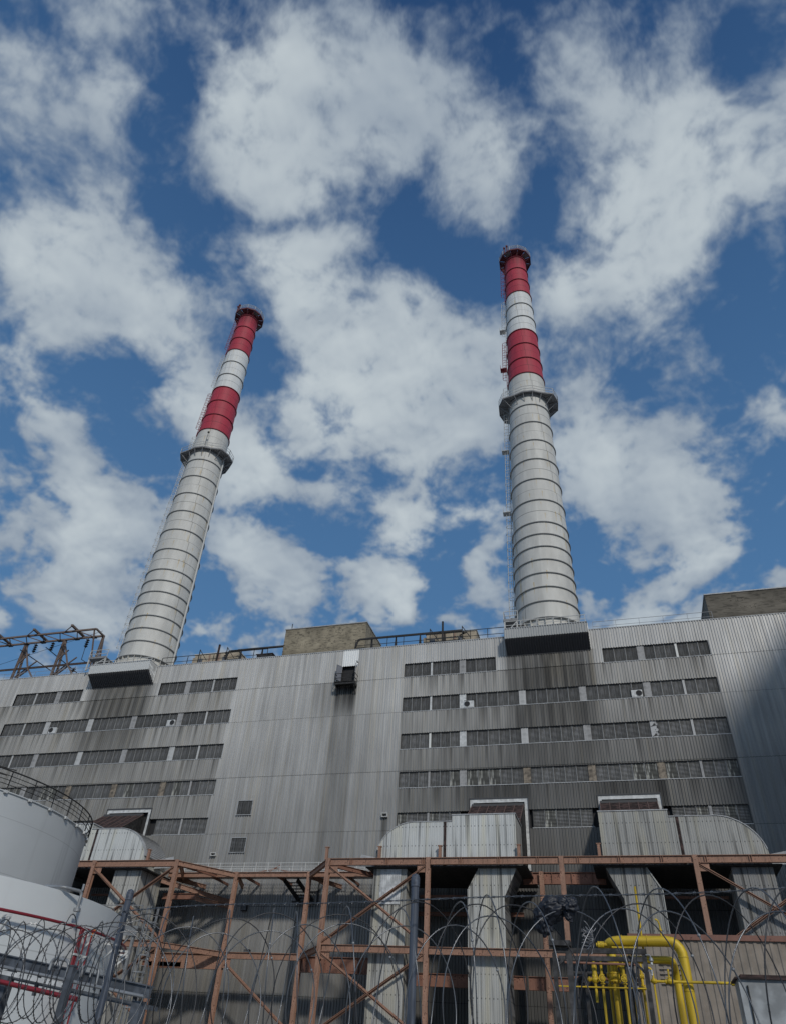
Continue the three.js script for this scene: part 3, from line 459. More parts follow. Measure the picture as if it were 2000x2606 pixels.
function chimney(x, label, right) {
  const t = thing('chimney', label, 'chimney', 'red and white banded chimneys on the hall roof'); t.position.set(x, 0, -72.7);
  const frustum = (a, b, mat, name) => {
    const g = new THREE.CylinderGeometry(RAD(b), RAD(a), b - a, 72, 1, true), uv = g.attributes.uv;
    for (let i = 0; i < uv.count; i++) uv.setY(i, ((uv.getY(i) > 0.5 ? b : a) - 40) / 80);
    g.translate(0, (a + b) / 2, 0); return part(name, g, mat, t);
  };
  // skirt with upright gussets under a flange
  frustum(40.4, 42.05, mStackGrey, 'skirt');
  part('flange', ring(RAD(42) - 0.02, RAD(42) + 0.3, 42.05, 42.15), mRing, t);
  for (let k = 0; k < 28; k++) { const a = k / 28 * Math.PI * 2, R = RAD(41.4); part('gusset', box(0.3, 1.6, 0.05, R + 0.13, 41.25, 0).rotateY(a), mStackGrey, t); }
  for (let i = 0; i < LEVELS.length; i++) {
    const a = LEVELS[i], b = i + 1 < LEVELS.length ? LEVELS[i + 1] : 118.0, [m, mr] = bandMat(a + 0.1);
    frustum(a, b, m, 'shell_course');
    if (i > 0 && Math.abs(a - 80.66) > 0.2) part('stiffening_ring', ring(RAD(a) - 0.02, RAD(a) + 0.145, a - 0.05, a + 0.06), bandMat(a - 0.2)[1], t);
  }
  part('rim', ring(RAD(118) - 0.25, RAD(118) + 0.08, 117.95, 118.15), mRingRed, t);
  part('inner_shaft', new THREE.CylinderGeometry(1.5, 2.6, 40, 36, 1, true).scale(-1, 1, 1).translate(0, 97.9, 0), mBack, t);
  // middle platform: a ring walk of twelve bays, wider at the two sides
  const deckY = 79.25, N = 12, R0 = RAD(79) + 0.02, pts = [], wide = (a) => (Math.abs(Math.cos(a)) > 0.8 && Math.sin(a) > -0.6 ? 4.35 : 3.85);
  const ang = []; for (let k = 0; k < 16; k++) ang.push(k / 16 * Math.PI * 2 + 0.1);
  const outer = (a) => { const c = Math.cos(a), s = Math.sin(a); return c < -0.72 || c > 0.8 ? 4.3 : s > 0 ? 3.45 : 3.75; };
  const plat = new THREE.Group(); plat.name = 'middle_platform'; t.add(plat);
  const P = ang.map((a) => V(Math.cos(a) * outer(a), deckY, Math.sin(a) * outer(a))), Q = ang.map((a) => V(Math.cos(a) * R0, deckY, Math.sin(a) * R0));
  const deck = [];
  for (let k = 0; k < 16; k++) { const j = (k + 1) % 16; const s = [P[k], P[j], Q[j], Q[k]].map((v) => [v.x, -v.z]); deck.push(prism(s, 0, 0.08).rotateX(-Math.PI / 2).translate(0, deckY, 0)); deck.push(bar(P[k].clone().add(V(0, 0.06, 0)), P[j].clone().add(V(0, 0.06, 0)), 0.05, 0.24)); deck.push(bar(Q[k].clone().lerp(P[k], 0.5).add(V(0, -.06, 0)), Q[j].clone().lerp(P[j], 0.5).add(V(0, -.06, 0)), 0.06, 0.1)); }
  part('deck', deck, mPlat, plat);
  const loop = [...P, P[0]].map((p) => p.clone().add(V(0, 0.12, 0)));
  part('railing', railing(loop, 1.05, 0.055), mRailPale, plat);
  for (let k = 0; k < 16; k++) { const q = Q[k].clone().multiplyScalar(1); q.y = deckY - 1.35; const o = P[k].clone(); o.y = deckY - 0.04; const rr = RAD(q.y) / Math.hypot(q.x, q.z); q.x *= rr; q.z *= rr; part('bracket', [bar(Q[k].clone().setY(deckY - 0.09), P[k].clone().setY(deckY - 0.09), 0.08, 0.16), bar(q, o.clone().lerp(Q[k], 0.15).setY(deckY - 0.16), 0.08, 0.08)], mPlat, plat); }
  part('kerb_beam', ring(R0 - 0.03, R0 + 0.2, deckY - 0.28, deckY - 0.05, 48), mPlat, plat);
  // top platform
  const top = new THREE.Group(); top.name = 'top_platform'; t.add(top);
  const dy = 117.45, R1 = 2.82, P2 = [], Q2 = []; for (let k = 0; k < 12; k++) { const a = k / 12 * Math.PI * 2 + 0.2; P2.push(V(Math.cos(a) * R1, dy, Math.sin(a) * R1)); Q2.push(V(Math.cos(a) * 1.8, dy, Math.sin(a) * 1.8)); }
  for (let k = 0; k < 12; k++) { const j = (k + 1) % 12; part('deck_plate', prism([P2[k].clone().lerp(P2[j], .04), P2[j].clone().lerp(P2[k], .04), Q2[j].clone().lerp(Q2[k], .04), Q2[k].clone().lerp(Q2[j], .04)].map((v) => [v.x, -v.z]), 0, 0.06).rotateX(-Math.PI / 2).translate(0, dy, 0), k % 3 ? mPlatRed : mPlat, top);
    part('fascia', bar(P2[k].clone().add(V(0, 0.02, 0)), P2[j].clone().add(V(0, 0.02, 0)), 0.06, 0.34), mPlatRed, top);
    part('bracket', bar(P2[k].clone().add(V(0, -0.06, 0)), Q2[k].clone().setY(dy - 0.75), 0.1, 0.22), mPlatRed, top); }
  const rl = []; for (let k = 0; k < 12; k++) { const j = (k + 1) % 12; for (const h of [0.5, 0.82, 1.15]) rl.push(bar(P2[k].clone().add(V(0, h, 0)), P2[j].clone().add(V(0, h, 0)), 0.055, 0.055)); rl.push(bar(P2[k], P2[k].clone().add(V(0, 1.15, 0)), 0.06, 0.06)); }
  part('railing', rl, mRailPale, top);
  for (const a of [1.95, 2.15]) { const c = V(Math.cos(a) * R1, dy + 0.3, Math.sin(a) * R1); part('beacon', [bar(c.clone().add(V(0, -0.5, 0)), c.clone().add(V(0, 1.25, 0)), 0.14, 0.14), box(0.34, 0.3, 0.34, c.x, c.y + 1.25, c.z)], mPlatRed, top); }
  // caged ladder up the left side, coloured like the bands
  const lad = new THREE.Group(); lad.name = 'ladder'; t.add(lad);
  const la = right ? 3.09 : 2.74, bandCuts = [42.4, 79.3, 84.2, 95.0, 105.7, 117.4];
  for (let i = 1; i < bandCuts.length; i++) {
    const a = bandCuts[i - 1] + (i === 2 ? 0.1 : 0), b = bandCuts[i], m = i === 1 || i === 2 || i === 4 ? mRailPale : mRingRed, g = [], cg = [];
    const R = (h) => RAD(h) + 0.22;
    for (const s of [-0.25, 0.25]) g.push(bar(V(R(a), a, s), V(R(b), b, s), 0.06, 0.06));
    for (let h = a + 0.3; h < b; h += 0.45) g.push(bar(V(R(h), h, -0.25), V(R(h), h, 0.25), 0.035, 0.035));
    for (let h = a + 1; h < b; h += 2.4) g.push(bar(V(RAD(h), h, 0.25), V(R(h), h, 0.25), 0.06, 0.06), bar(V(RAD(h), h, -0.25), V(R(h), h, -0.25), 0.06, 0.06));
    for (let h = a + 2.2; h < b; h += 1.2) { const pts = []; for (let k = 0; k <= 8; k++) { const f = k / 8 * Math.PI; pts.push(V(R(h) + Math.sin(f) * 0.62, h, Math.cos(f) * 0.36)); } for (let k = 1; k < 9; k++) cg.push(bar(pts[k - 1], pts[k], 0.03, 0.06)); }
    for (const k of [1, 3, 4, 5, 7]) { const f = k / 8 * Math.PI; cg.push(bar(V(R(a + 2.2) + Math.sin(f) * 0.62, a + 2.2, Math.cos(f) * 0.36), V(R(b) + Math.sin(f) * 0.62, b, Math.cos(f) * 0.36), 0.03, 0.03)); }
    part('ladder_rungs', join(g).rotateY(-la), m, lad); part('safety_cage', join(cg).rotateY(-la), m, lad);
  }
  if (right) for (const h of [60, 71, 88.5, 98]) part('rest_landing', [box(0.95, 0.06, 0.9, RAD(h) + 0.7, h, 0), box(0.04, 0.9, 0.9, RAD(h) + 1.16, h + 0.4, 0)].map((g) => g.rotateY(-la)), h === 88.5 || h === 98 ? (h === 98 ? mRailPale : mRingRed) : mRailPale, lad);
  // cable conduit beside the ladder
  part('conduit', rod(V(RAD(42.4) + 0.1, 42.4, 0.55), V(RAD(117) + 0.1, 117, 0.45), 0.06, 6).rotateY(-la), mRing, t);
  if (!right) { const pa = -0.12; part('drain_pipe', join([rod(V(RAD(79) + 0.25, 79, 0), V(RAD(56) + 0.25, 56, 0), 0.13), rod(V(RAD(56) + 0.25, 56, 0), V(RAD(42.3) + 0.25, 42.3, 0), 0.13), pipe([V(RAD(42.3) + 0.25, 42.3, 0), V(RAD(42) + 0.25, 41.3, 0), V(RAD(42) + 1.2, 41.1, 0)], 0.13, 0.4)]).rotateY(-pa), mRailPale, t);
    part('mast', [rod(V(3.0, 79.3, 2.4), V(3.0, 82.2, 2.4), 0.04, 6), box(0.25, 0.2, 0.25, 3.0, 82.2, 2.4)].map((g) => g.rotateY(-0.5)), mDarkSteel, t); }
  return t;
}
chimney(-57.0, 'left tall chimney, with a pale drainpipe down its right side', false);
chimney(-4.65, 'right tall chimney, with rust streaks and a caged ladder on its left', true);

// ---------- roof: landings, rails, penthouses, sheds, pipes ----------
function landing(x0, x1, label) {
  const t = thing('access_landing', label, 'platform'), y = 42.35, z0 = -71.4, z1 = -69.3;
  part('deck', [span(x0, x1, y - 0.08, y, z0, z1), span(x0, x1, y - 0.12, y + 0.14, z1, z1 + 0.06), span(x0 - 0.06, x0, y - 0.12, y + 0.14, z0, z1)], mPlat, t);
  part('railing', railing([V(x1, y, z1), V(x0, y, z1), V(x0, y, z0)], 1.1, 0.06), mRailPale, t);
  for (const [x, z] of [[x0 + 0.1, z1 - 0.05], [x0 + 0.1, z0 + 0.1], [x1 - 0.1, z1 - 0.05]]) part('leg', span(x - 0.07, x + 0.07, ROOF, y - 0.08, z - 0.07, z + 0.07), mRailPale, t);
  part('brace', bar(V(x0 + 0.2, ROOF + 0.1, z1), V(x1, y - 0.15, z1), 0.09, 0.09), mRailPale, t);
}
landing(-9.25, -7.7, 'white railed landing at the ladder foot of the right chimney');
landing(-63.3, -60.6, 'white railed landing at the ladder foot of the left chimney');
const mRailThin = std(0.3, 0.31, 0.33, { roughness: 0.6 });
function roofRail(x0, x1, z, y, h, label, step, mat, braces = [], k = 1) {
  const t = thing('roof_railing', label, 'railing', 'railings along the roof edge');
  const n = Math.max(1, Math.round((x1 - x0) / step));
  part('top_rail', bar(V(x0, y + h, z), V(x1, y + h, z), 0.06 * k, 0.06 * k), mat, t); part('middle_rail', bar(V(x0, y + h * 0.48, z), V(x1, y + h * 0.48, z), 0.05 * k, 0.05 * k), mat, t);
  for (let i = 0; i <= n; i++) { const x = mix(x0, x1, i / n); part('post', bar(V(x, y - 0.25, z), V(x, y + h, z), 0.06 * k, 0.06 * k), mat, t); }
  for (const x of braces) part('brace', [bar(V(x, y - 0.2, z - 0.7), V(x, y + 2.5, z - 0.7), 0.08, 0.08), bar(V(x, y + 2.45, z - 0.7), V(x + 0.9, y + 1.15, z - 1.2), 0.07, 0.07)], mat, t);
}
roofRail(-52.8, -38.2, -70.3, ROOF, 1.35, 'dark roof railing between the left chimney and the tall tan penthouse', 1.9, mDarkSteel, [-48.1, -44.25]);
roofRail(-26.9, -9.3, -70.3, ROOF, 1.45, 'dark roof railing between the tall tan penthouse and the right chimney', 1.9, mDarkSteel, [-18.1, -14.3]);
roofRail(0.2, 12.3, -70.3, ROOF, 1.1, 'thin grey roof railing right of the right chimney', 2.6, mRailThin, [], 0.6);
roofRail(-92, -62, -70.3, ROOF, 1.0, 'thin grey roof railing in front of the steel gantry', 2.6, mRailThin, [], 0.6);
roofRail(-9.0, -0.5, -68.4, ROOF + 0.05, 0.95, 'low white railing round the foot of the right chimney', 1.7, mRailPale);
roofRail(-61.4, -53.1, -68.6, ROOF + 0.05, 0.6, 'low white railing round the foot of the left chimney', 2.0, mRailPale);
const stucco = (a, b) => tex(1024, 512, (u, v) => {
  const n = fbm(u * 14, v * 7, 5), f = fbm(u * 30, v * 70, 3), m = fbm(u * 5, v * 3, 3);
  let L = 0.84 + (n - 0.5) * 0.3 + (m - 0.5) * 0.2 - sst(0.56, 0.74, f) * 0.22;
  const crack = Math.abs(fbm(u * 9 + 3, v * 5, 4) - 0.5); if (crack < 0.006 && m > 0.48) L *= 0.6;
  L *= mix(0.86, 1, sst(0.02, 0.2, v)) * mix(1, 0.9, sst(0.9, 1, v));
  return [L * a[0] , L * a[1], L * a[2]];
});
const mStucco = std(0.44, 0.38, 0.275, { map: stucco([1, 1, 1]), roughness: 0.9 }), mStuccoDark = std(0.235, 0.21, 0.17, { map: stucco([1, 1, 1]), roughness: 0.9 });
const fit = (w, h) => (g) => { const uv = g.attributes.uv; return g; };
function wallBox(x0, x1, y0, y1, z0, z1) { const g = new THREE.BoxGeometry(x1 - x0, y1 - y0, z1 - z0); return g.translate((x0 + x1) / 2, (y0 + y1) / 2, (z0 + z1) / 2); }
function penthouse(x0, x1, y1, zf, depth, m, label) {
  const t = thing('rooftop_penthouse', label, 'penthouse');
  part('wall', wallBox(x0, x1, ROOF - 0.2, y1, zf - depth, zf), m, t);
  part('coping', span(x0 - 0.08, x1 + 0.08, y1, y1 + 0.12, zf - depth - 0.08, zf + 0.08), mTrim, t);
  return t;
}
{ const t = penthouse(-38.1, -27.07, 46.65, -74, 6.2, mStucco, 'large tan plastered penthouse in the middle of the roof'); part('lightning_rod', rod(V(-37.4, 46.7, -74.2), V(-37.4, 47.6, -74.2), 0.05, 6), mDarkSteel, t); }
penthouse(12.5, 30, 45.4, -73, 10, mStuccoDark, 'dark brown plastered penthouse at the right edge of the roof');
const mTan = std(0.52, 0.44, 0.33, { map: per(noiseTex(0.8, 1, 5, 5), 3, 3), roughness: 0.85 });
for (const [x0, x1, d, label, rail] of [[-50.7, -44.3, [[-50.1, -49.45], [-46.5, -46.0]], 'low tan roof shed with two grey hatches near the left chimney', 1], [-19.3, -13.2, [[-18.8, -18.2], [-15.35, -14.85]], 'low tan roof shed with two grey hatches near the right chimney', 0]]) {
  const t = thing('equipment_shed', label, 'shed');
  part('wall', span(x0, x1, ROOF - 0.2, 44.1, -76.2, -74), mTan, t); part('roof_edge', span(x0 - 0.1, x1 + 0.1, 44.1, 44.22, -76.3, -73.9), mRailPale, t);
  part('end_wall', span(x0 - 0.45, x0, ROOF - 0.2, 43.9, -75.6, -74.3), mTan, t);
  for (const [a, b] of d) part('hatch', span(a, b, 42.3, 43.5, -74, -73.9), std(0.12, 0.13, 0.15), t);
  for (const f of [0.33, 0.55]) part('stain_strip', span(mix(x0, x1, f), mix(x0, x1, f) + 0.22, ROOF, 44.0, -74, -73.97), std(0.3, 0.2, 0.15), t);
  part('light_bracket', [bar(V(x1 - 2.0, 43.6, -73.9), V(x1 - 1.0, 43.6, -73.3), 0.1, 0.1), box(0.3, 0.2, 0.3, x1 - 1.5, 43.75, -73.5)], mDarkSteel, t);
}
for (const [x0, x1, l] of [[-44.6, -37.6, 'thick dark roof pipe on stands left of the tall tan penthouse'], [-27.0, -14.7, 'thick dark roof pipe on stands behind the right roof shed']]) {
  const t = thing('roof_pipe', l, 'pipe', undefined);
  part('pipe', [rod(V(x0, 43.7, -73), V(x1, 43.7, -73), 0.125, 10), rod(V(x0 + .5, 43.98, -73.3), V(x1, 43.98, -73.3), 0.07, 8)], mDarkSteel, t); part('pipe_end', pipe([V(x0, 43.7, -73), V(x0 - 0.6, 43.7, -73), V(x0 - 0.9, 42.6, -73)], 0.125, 0.5), mDarkSteel, t);
  for (let x = x0 + 1.2; x < x1; x += 3) part('stand', [bar(V(x - 0.25, ROOF - .2, -73), V(x, 43.6, -73), 0.12, 0.12), bar(V(x + 0.25, ROOF - .2, -73), V(x, 43.6, -73), 0.12, 0.12)], mDarkSteel, t);
}
for (const [x, top, l] of [[-46.08, 44.2, 'rusty upright roof pole before the left roof shed'], [-16.83, 44.55, 'dark upright roof pole before the right roof shed']]) { const t = thing('roof_pole', l, 'pole'); part('shaft', bar(V(x, ROOF - .2, -72), V(x, top, -72), 0.2, 0.2), x < -40 ? mRust : mDarkSteel, t); part('base', box(0.5, 0.25, 0.5, x, ROOF + .9, -72), mDarkSteel, t); }
{ const t = thing('roof_duct', 'low dark rusty box duct by the railing left of the tall tan penthouse', 'duct'); part('casing', span(-40.5, -38.4, 41.2, 42.25, -73, -72), mDarkSteel, t); part('lid', span(-40.6, -38.3, 42.25, 42.33, -73.1, -71.9), mRust, t); }

// ---------- lattice gantry behind the roof, with insulators ----------
{
  const t = thing('steel_gantry', 'rusty lattice steel gantry rising behind the roof at the left edge', 'gantry');
  const mG = std(0.27, 0.2, 0.165, { map: per(rustTex, 2, 2), roughness: 0.75 });
  const y = 53.75, zA = -80, zB = -82.2, xe = -73.6, x0 = -100;
  part('chord', ibeam(V(x0, y, zA), V(xe, y, zA), 0.24, 0.26, V(0, 0, 1)), mG, t); part('chord', ibeam(V(x0, y, zB), V(xe, y, zB), 0.24, 0.26, V(0, 0, 1)), mG, t);
  part('end_member', bar(V(xe, y, zA), V(xe - 0.2, y, zB), 0.22, 0.24), mG, t);
  for (let k = 0, x = xe - 0.3; x > x0; x -= 3.2, k++) { part('lacing', [bar(V(x, y, zA), V(x - 1.6, y, zB), 0.11, 0.11), bar(V(x - 1.6, y, zB), V(x - 3.2, y, zA), 0.11, 0.11)], mG, t); part('gusset', box(0.8, 0.12, 0.5, x - 1.6, y - 0.14, zB), mDarkSteel, t); }
  for (const x of [-77.3, -84.4, -91.5]) { part('cross_beam', [bar(V(x, y + 0.33, zA + 1.3), V(x - 0.4, y + 0.33, zB - 0.4), 0.34, 0.28), bar(V(x - 0.35, y + 0.33, zB + 0.2), V(x - 0.1, y + 0.33, zA - .4), 0.5, 0.16)], mG, t); part('strut', bar(V(x - 0.1, y + .3, zA + 1.1), V(x - 2.2, y, zA), 0.12, 0.12), mG, t); }
  part('tie_beam', ibeam(V(x0, 49.2, zB), V(-74.2, 49.2, zB), 0.24, 0.26), mG, t);
  for (const x of [xe - 0.15, -81.0, -88.4, -95.8]) {
    part('leg', ibeam(V(x, y, zB), V(x - 0.15, 30, zB), 0.32, 0.3, V(1, 0, 0)), mG, t);
    if (x < -74) { part('leg', bar(V(x, y, zB), V(x + 2.3, 49.2, zB), 0.2, 0.2), mG, t); part('leg', bar(V(x + 0.1, y, zB - .2), V(x + 0.3, 30, zB - 2.5), 0.28, 0.28), mG, t); part('brace', [bar(V(x - 0.1, 50, zB), V(x + 1.5, 51.8, zB), 0.16, 0.16), bar(V(x, 48, zB - .4), V(x + 3.2, 50.6, zB - .4), 0.16, 0.16), bar(V(x + 0.05, 52.2, zB), V(x + 0.25, 51.6, zB - 1.2), 0.14, 0.14)], mG, t); part('brace', [bar(V(x + 2.3, 49.2, zB), V(x + 4.8, 46.5, zB), 0.2, 0.2), bar(V(x + 2.2, 49.1, zB - .3), V(x - 1, 46.5, zB - .3), 0.2, 0.2)], mG, t); }
    else part('leg', [bar(V(x, y, zB), V(x, 40, zB - 3), 0.2, 0.2), bar(V(x - .2, y, zA), V(x - 0.1, 40, zB - 2.4), 0.18, 0.18), bar(V(x - .1, 50.6, zB), V(x, 50.2, zB - 1.0), 0.14, 0.14)], mG, t);
  }
  const ins = (x, yy, z, tilt, label) => { const q = thing('insulator_string', label, 'insulator', 'insulators hanging from the gantry'); q.position.set(x, yy, z); q.rotation.z = tilt; for (let k = 0; k < 4; k++) part('disc', new THREE.LatheGeometry([[0.05, 0], [0.27, -0.06], [0.29, -0.12], [0.13, -0.17], [0.09, -0.34], [0.05, -0.34]].map((p) => new THREE.Vector2(p[0], p[1])), 16).translate(0, -0.1 - k * 0.36, 0), mDarkSteel, q); part('hanger', rod(V(0, 0.15, 0), V(0, -1.6, 0), 0.05, 6), mDarkSteel, q); return q; };
  ins(-76.5, 53.45, zB, 0, 'dark insulator string nearest the right end of the gantry, a bent rod below it'); ins(-83.0, 53.45, zB, 0, 'dark insulator string left of the second gantry leg'); ins(-86.3, 53.45, zB, 0, 'dark insulator string at the left edge of the gantry');
  ins(-80.6, 48.5, zB - .6, -0.9, 'lower insulator string left, low behind the roof edge'); ins(-77.6, 48.9, zB - .6, -0.35, 'lower insulator string right, low behind the roof edge');
  const w = thing('power_line', 'thin bent conductor rod under the right-hand insulator of the gantry', 'conductor'); part('rod', [rod(V(-76.5, 51.85, zB), V(-76.4, 49.9, zB), 0.05, 6), rod(V(-76.4, 49.9, zB), V(-75.2, 49.2, zB), 0.05, 6)], mDarkSteel, w);
  const c = thing('power_line', 'thin conductors slanting down to the right through the gantry', 'conductor'); for (const [a, b] of [[V(-85.0, 53.2, -83), V(-77.6, 48.4, -83.5)], [V(-90, 53.2, -83), V(-81, 48.2, -83.5)], [V(-100, 49, -83), V(-75, 55.2, -83)]]) part('wire', rod(a, b, a.x < -99 ? 0.03 : 0.07, 6), mDarkSteel, c);
}

// ---------- flue ducts in front of the hall ----------
const FZ = -62.2, BZ = -66.0, DB = 15.6;
const mHoodRib = std(0.13, 0.085, 0.075, { roughness: 0.8 });
const metreUV = (g) => g; // extruded outlines carry uv in metres already
// duct(ox, s): box side towards +s ... built in local x (mirrored by s), placed at ox
function duct(ox, s, label, opt = {}) {
  const t = thing('flue_duct', label, 'duct', undefined);
  const X = (x) => ox + s * x, B = (x0, x1, y0, y1, z0, z1) => span(Math.min(X(x0), X(x1)), Math.max(X(x0), X(x1)), y0, y1, z0, z1);
  const top = 19.65, ct = 19.15;
  // local x: box 0..5.33, joint 5.85..6.07, curved run 6.07..12.0
  const sheetF = (x0, x1, y0, tf, z, m, name, lab) => { const a = Math.min(X(x0), X(x1)), b = Math.max(X(x0), X(x1)); return part(name, ribbed(a, b, y0, y0 + 1, { pitch: 0.17, depth: 0.022, top: tf ? (x) => tf((x - ox) * s) : undefined, bottom: () => y0, uv: (x, y) => [x + ox * 0.37, y] }).translate(0, 0, z), m, t, lab); };
  const m = opt.mat ?? mDuct, arc = (x) => { const f = Math.min(1, Math.max(0, (x - 8.55) / 3.45)); return 16.0 + (ct - 16.0) * Math.sqrt(Math.max(0, 1 - f * f)); };
  part('box_section', [B(0.03, 5.3, DB, top - 0.03, BZ, FZ - 0.03)], mDuctDull, t);
  sheetF(0, 5.33, DB, () => top, FZ, m, 'front_panel');
  sheetF(5.33, 5.85, DB, () => ct, FZ - 0.02, m, 'front_panel');
  sheetF(6.07, 12.0, DB, arc, FZ, m, 'curved_panel');
  part('joint_strip', B(5.85, 6.07, DB, ct + 0.02, FZ - 0.1, FZ + 0.01), mRust, t);
  const out = [[5.3, DB], [5.3, ct - 0.03], [8.55, ct - 0.03]]; for (let k = 1; k <= 14; k++) { const a = k / 14 * Math.PI / 2; out.push([8.55 + 3.42 * Math.sin(a), 16.0 + (ct - 16.03) * Math.cos(a)]); } out.push([11.97, DB]);
  const pl = out.map(([x, y]) => [X(x), y]); if (s < 0) pl.reverse();
  part('curved_section', prism(pl, BZ, FZ - 0.03), mDuctDull, t);
  // top edges: pale flashing with a thin dark line beneath
  part('edge_flashing', [B(-0.05, 5.38, top, top + 0.07, BZ, FZ + 0.07), B(5.33, 8.55, ct, ct + 0.06, BZ, FZ + 0.06)], mTrim, t);
  const fl = []; for (let k = 1; k <= 14; k++) { const a = (k - 1) / 14 * Math.PI / 2, b = k / 14 * Math.PI / 2; fl.push(bar(V(X(8.55 + 3.47 * Math.sin(a)), 16.0 + 3.2 * Math.cos(a), (BZ + FZ) / 2 + .03), V(X(8.55 + 3.47 * Math.sin(b)), 16.0 + 3.2 * Math.cos(b), (BZ + FZ) / 2 + .03), FZ - BZ + 0.08, 0.06)); }
  part('curved_flashing', fl, mTrim, t);
  // ribs along the curved back
  const ribs = []; for (let k = 0; k < 26; k++) { const a = k / 26 * Math.PI / 2; ribs.push(bar(V(X(8.55 + 3.5 * Math.sin(a)), 16.0 + 3.24 * Math.cos(a), BZ), V(X(8.55 + 3.5 * Math.sin(a)), 16.0 + 3.24 * Math.cos(a), FZ - 0.3), 0.05, 0.05)); }
  part('curved_ribs', ribs, mDuctDark, t);
  // brown hood from the wall opening down to the box
  const hx0 = 0.15, hx1 = 5.1, p0 = V(0, 22.75, Z - 0.1), p1 = V(0, 20.4, -66.6), p2 = V(0, top, BZ);
  const plate = (a, b, w0, w1) => bar(V(X((w0 + w1) / 2), a.y, a.z), V(X((w0 + w1) / 2), b.y, b.z), w1 - w0, 0.05);
  part('hood_plate', [plate(p0, p1, hx0, hx1), plate(p1, p2, hx0, hx1)], mRust, t);
  for (let k = 0; k <= 6; k++) { const x = mix(hx0, hx1, k / 6); part('hood_rib', [plate(p0.clone().add(V(0, 0.06, 0)), p1.clone().add(V(0, 0.06, 0)), x - 0.035, x + 0.035), plate(p1.clone().add(V(0, 0.06, 0)), p2.clone().add(V(0, 0.06, 0)), x - 0.035, x + 0.035)], mHoodRib, t); }
  part('hood_head', B(hx0, hx1, 22.62, 22.86, Z + 0.0, Z + 0.12), mDarkTrim, t); part('hood_edge', bar(V(X(hx0), 20.46, -66.55), V(X(hx1), 20.46, -66.55), 0.12, 0.12), mDarkTrim, t);
  for (const x of [hx0, hx1]) part('hood_side', prism([[Z - 0.1, 22.7], [-66.6, 20.38], [BZ, top], [BZ, 17], [Z - 0.1, 17]].map(([z, y]) => [z, y]), 0, 0.04).rotateY(-Math.PI / 2).translate(X(x) + 0.02, 0, 0), mDarkSteel, t);
  // floor plate of the upper deck
  part('deck_plate', [B(-0.8, 12.6, DB - 0.1, DB - 0.01, Z + 0.4, FZ + 0.45)], mDarkSteel, t);
  // legs under the deck: a cranked one and a straight one
  const crank = [[3.12, DB - 0.1], [0.1, DB - 0.1], [-1.2 + 2.42, 13.25], [1.22, 0], [4.0, 0], [4.02, 13.9]];
  const cr = crank.map(([x, y]) => [X(x), y]); const area = cr.reduce((a, p, i) => { const q = cr[(i + 1) % cr.length]; return a + p[0] * q[1] - q[0] * p[1]; }, 0); if (area < 0) cr.reverse();
  part('cranked_leg', prism(cr, BZ + 0.1, FZ - 0.06), mDuctDark, t);
  const ctop = (x) => (x < 1.22 ? DB - 0.12 : x > 3.12 ? mix(DB - 0.12, 13.9, (x - 3.12) / 0.9) : DB - 0.12);
  { const a = Math.min(X(0.1), X(4.02)), b = Math.max(X(0.1), X(4.02));
    part('leg_panel', ribbed(a, b, 0, 1, { pitch: 0.17, depth: 0.022, top: (x) => ctop((x - ox) * s), bottom: (x) => { const l = (x - ox) * s; return l < 1.22 ? mix(DB - 0.12, 13.25, Math.max(0, l - 0.1) / 1.12) : 0.02; }, uv: (x, y) => [x + ox * 0.37, y] }).translate(0, 0, FZ - 0.05), opt.leg ?? mDuctDull, t); }
  part('leg_edge', [bar(V(X(3.12), DB - 0.12, FZ), V(X(4.05), 13.88, FZ), 0.08, 0.08), bar(V(X(4.04), 13.9, FZ), V(X(4.04), 0, FZ), 0.07, 0.07)], mDuctDull, t);
  part('straight_leg', [B(9.2, 11.95, 0, DB - 0.1, BZ + 0.1, FZ - 0.1)], mDuctDull, t);
  sheetF(9.15, 12.0, 0, () => DB - 0.12, FZ - 0.07, opt.leg2 ?? mDuctDull, 'leg_panel');
  if (opt.patch) { const a = Math.min(X(9.62), X(11.4)), b = Math.max(X(9.62), X(11.4)); part('new_panel', ribbed(a, b, 12.85, DB - 0.15, { pitch: 0.17, depth: 0.022 }).translate(0, 0, FZ + 0.0), std(0.74, 0.76, 0.77, { map: per(noiseTex(0.75, 1, 5, 4), 2, 2), roughness: 0.5 }), t, 'bright replacement panel'); }
  // stub steel and gleaming slots in the dark between the legs
  part('brace_frame', [B(4.3, 9.0, 14.1, 14.3, -66.3, -66.2)], mOrangeDark, t);
  return t;
}
duct(-8.13, -1, 'middle pale clad duct, with the bright replacement panel on its leg', { patch: true });
duct(-1.42, 1, 'right-hand clad duct, dulled by painted shade, curving down at the right edge behind the yellow pipes', { mat: std(0.5, 0.5, 0.475, { map: per(ductTex, 12, 12), roughness: 0.65 }), leg: std(0.4, 0.4, 0.385, { map: per(ductTex, 12, 12), roughness: 0.7 }), leg2: std(0.33, 0.33, 0.325, { map: per(ductTex, 12, 12), roughness: 0.7 }) });  // duller cladding and leg colours stand in for weaker light here
duct(-54.5, 1, 'left clad duct, curving down beside the white storage tanks');

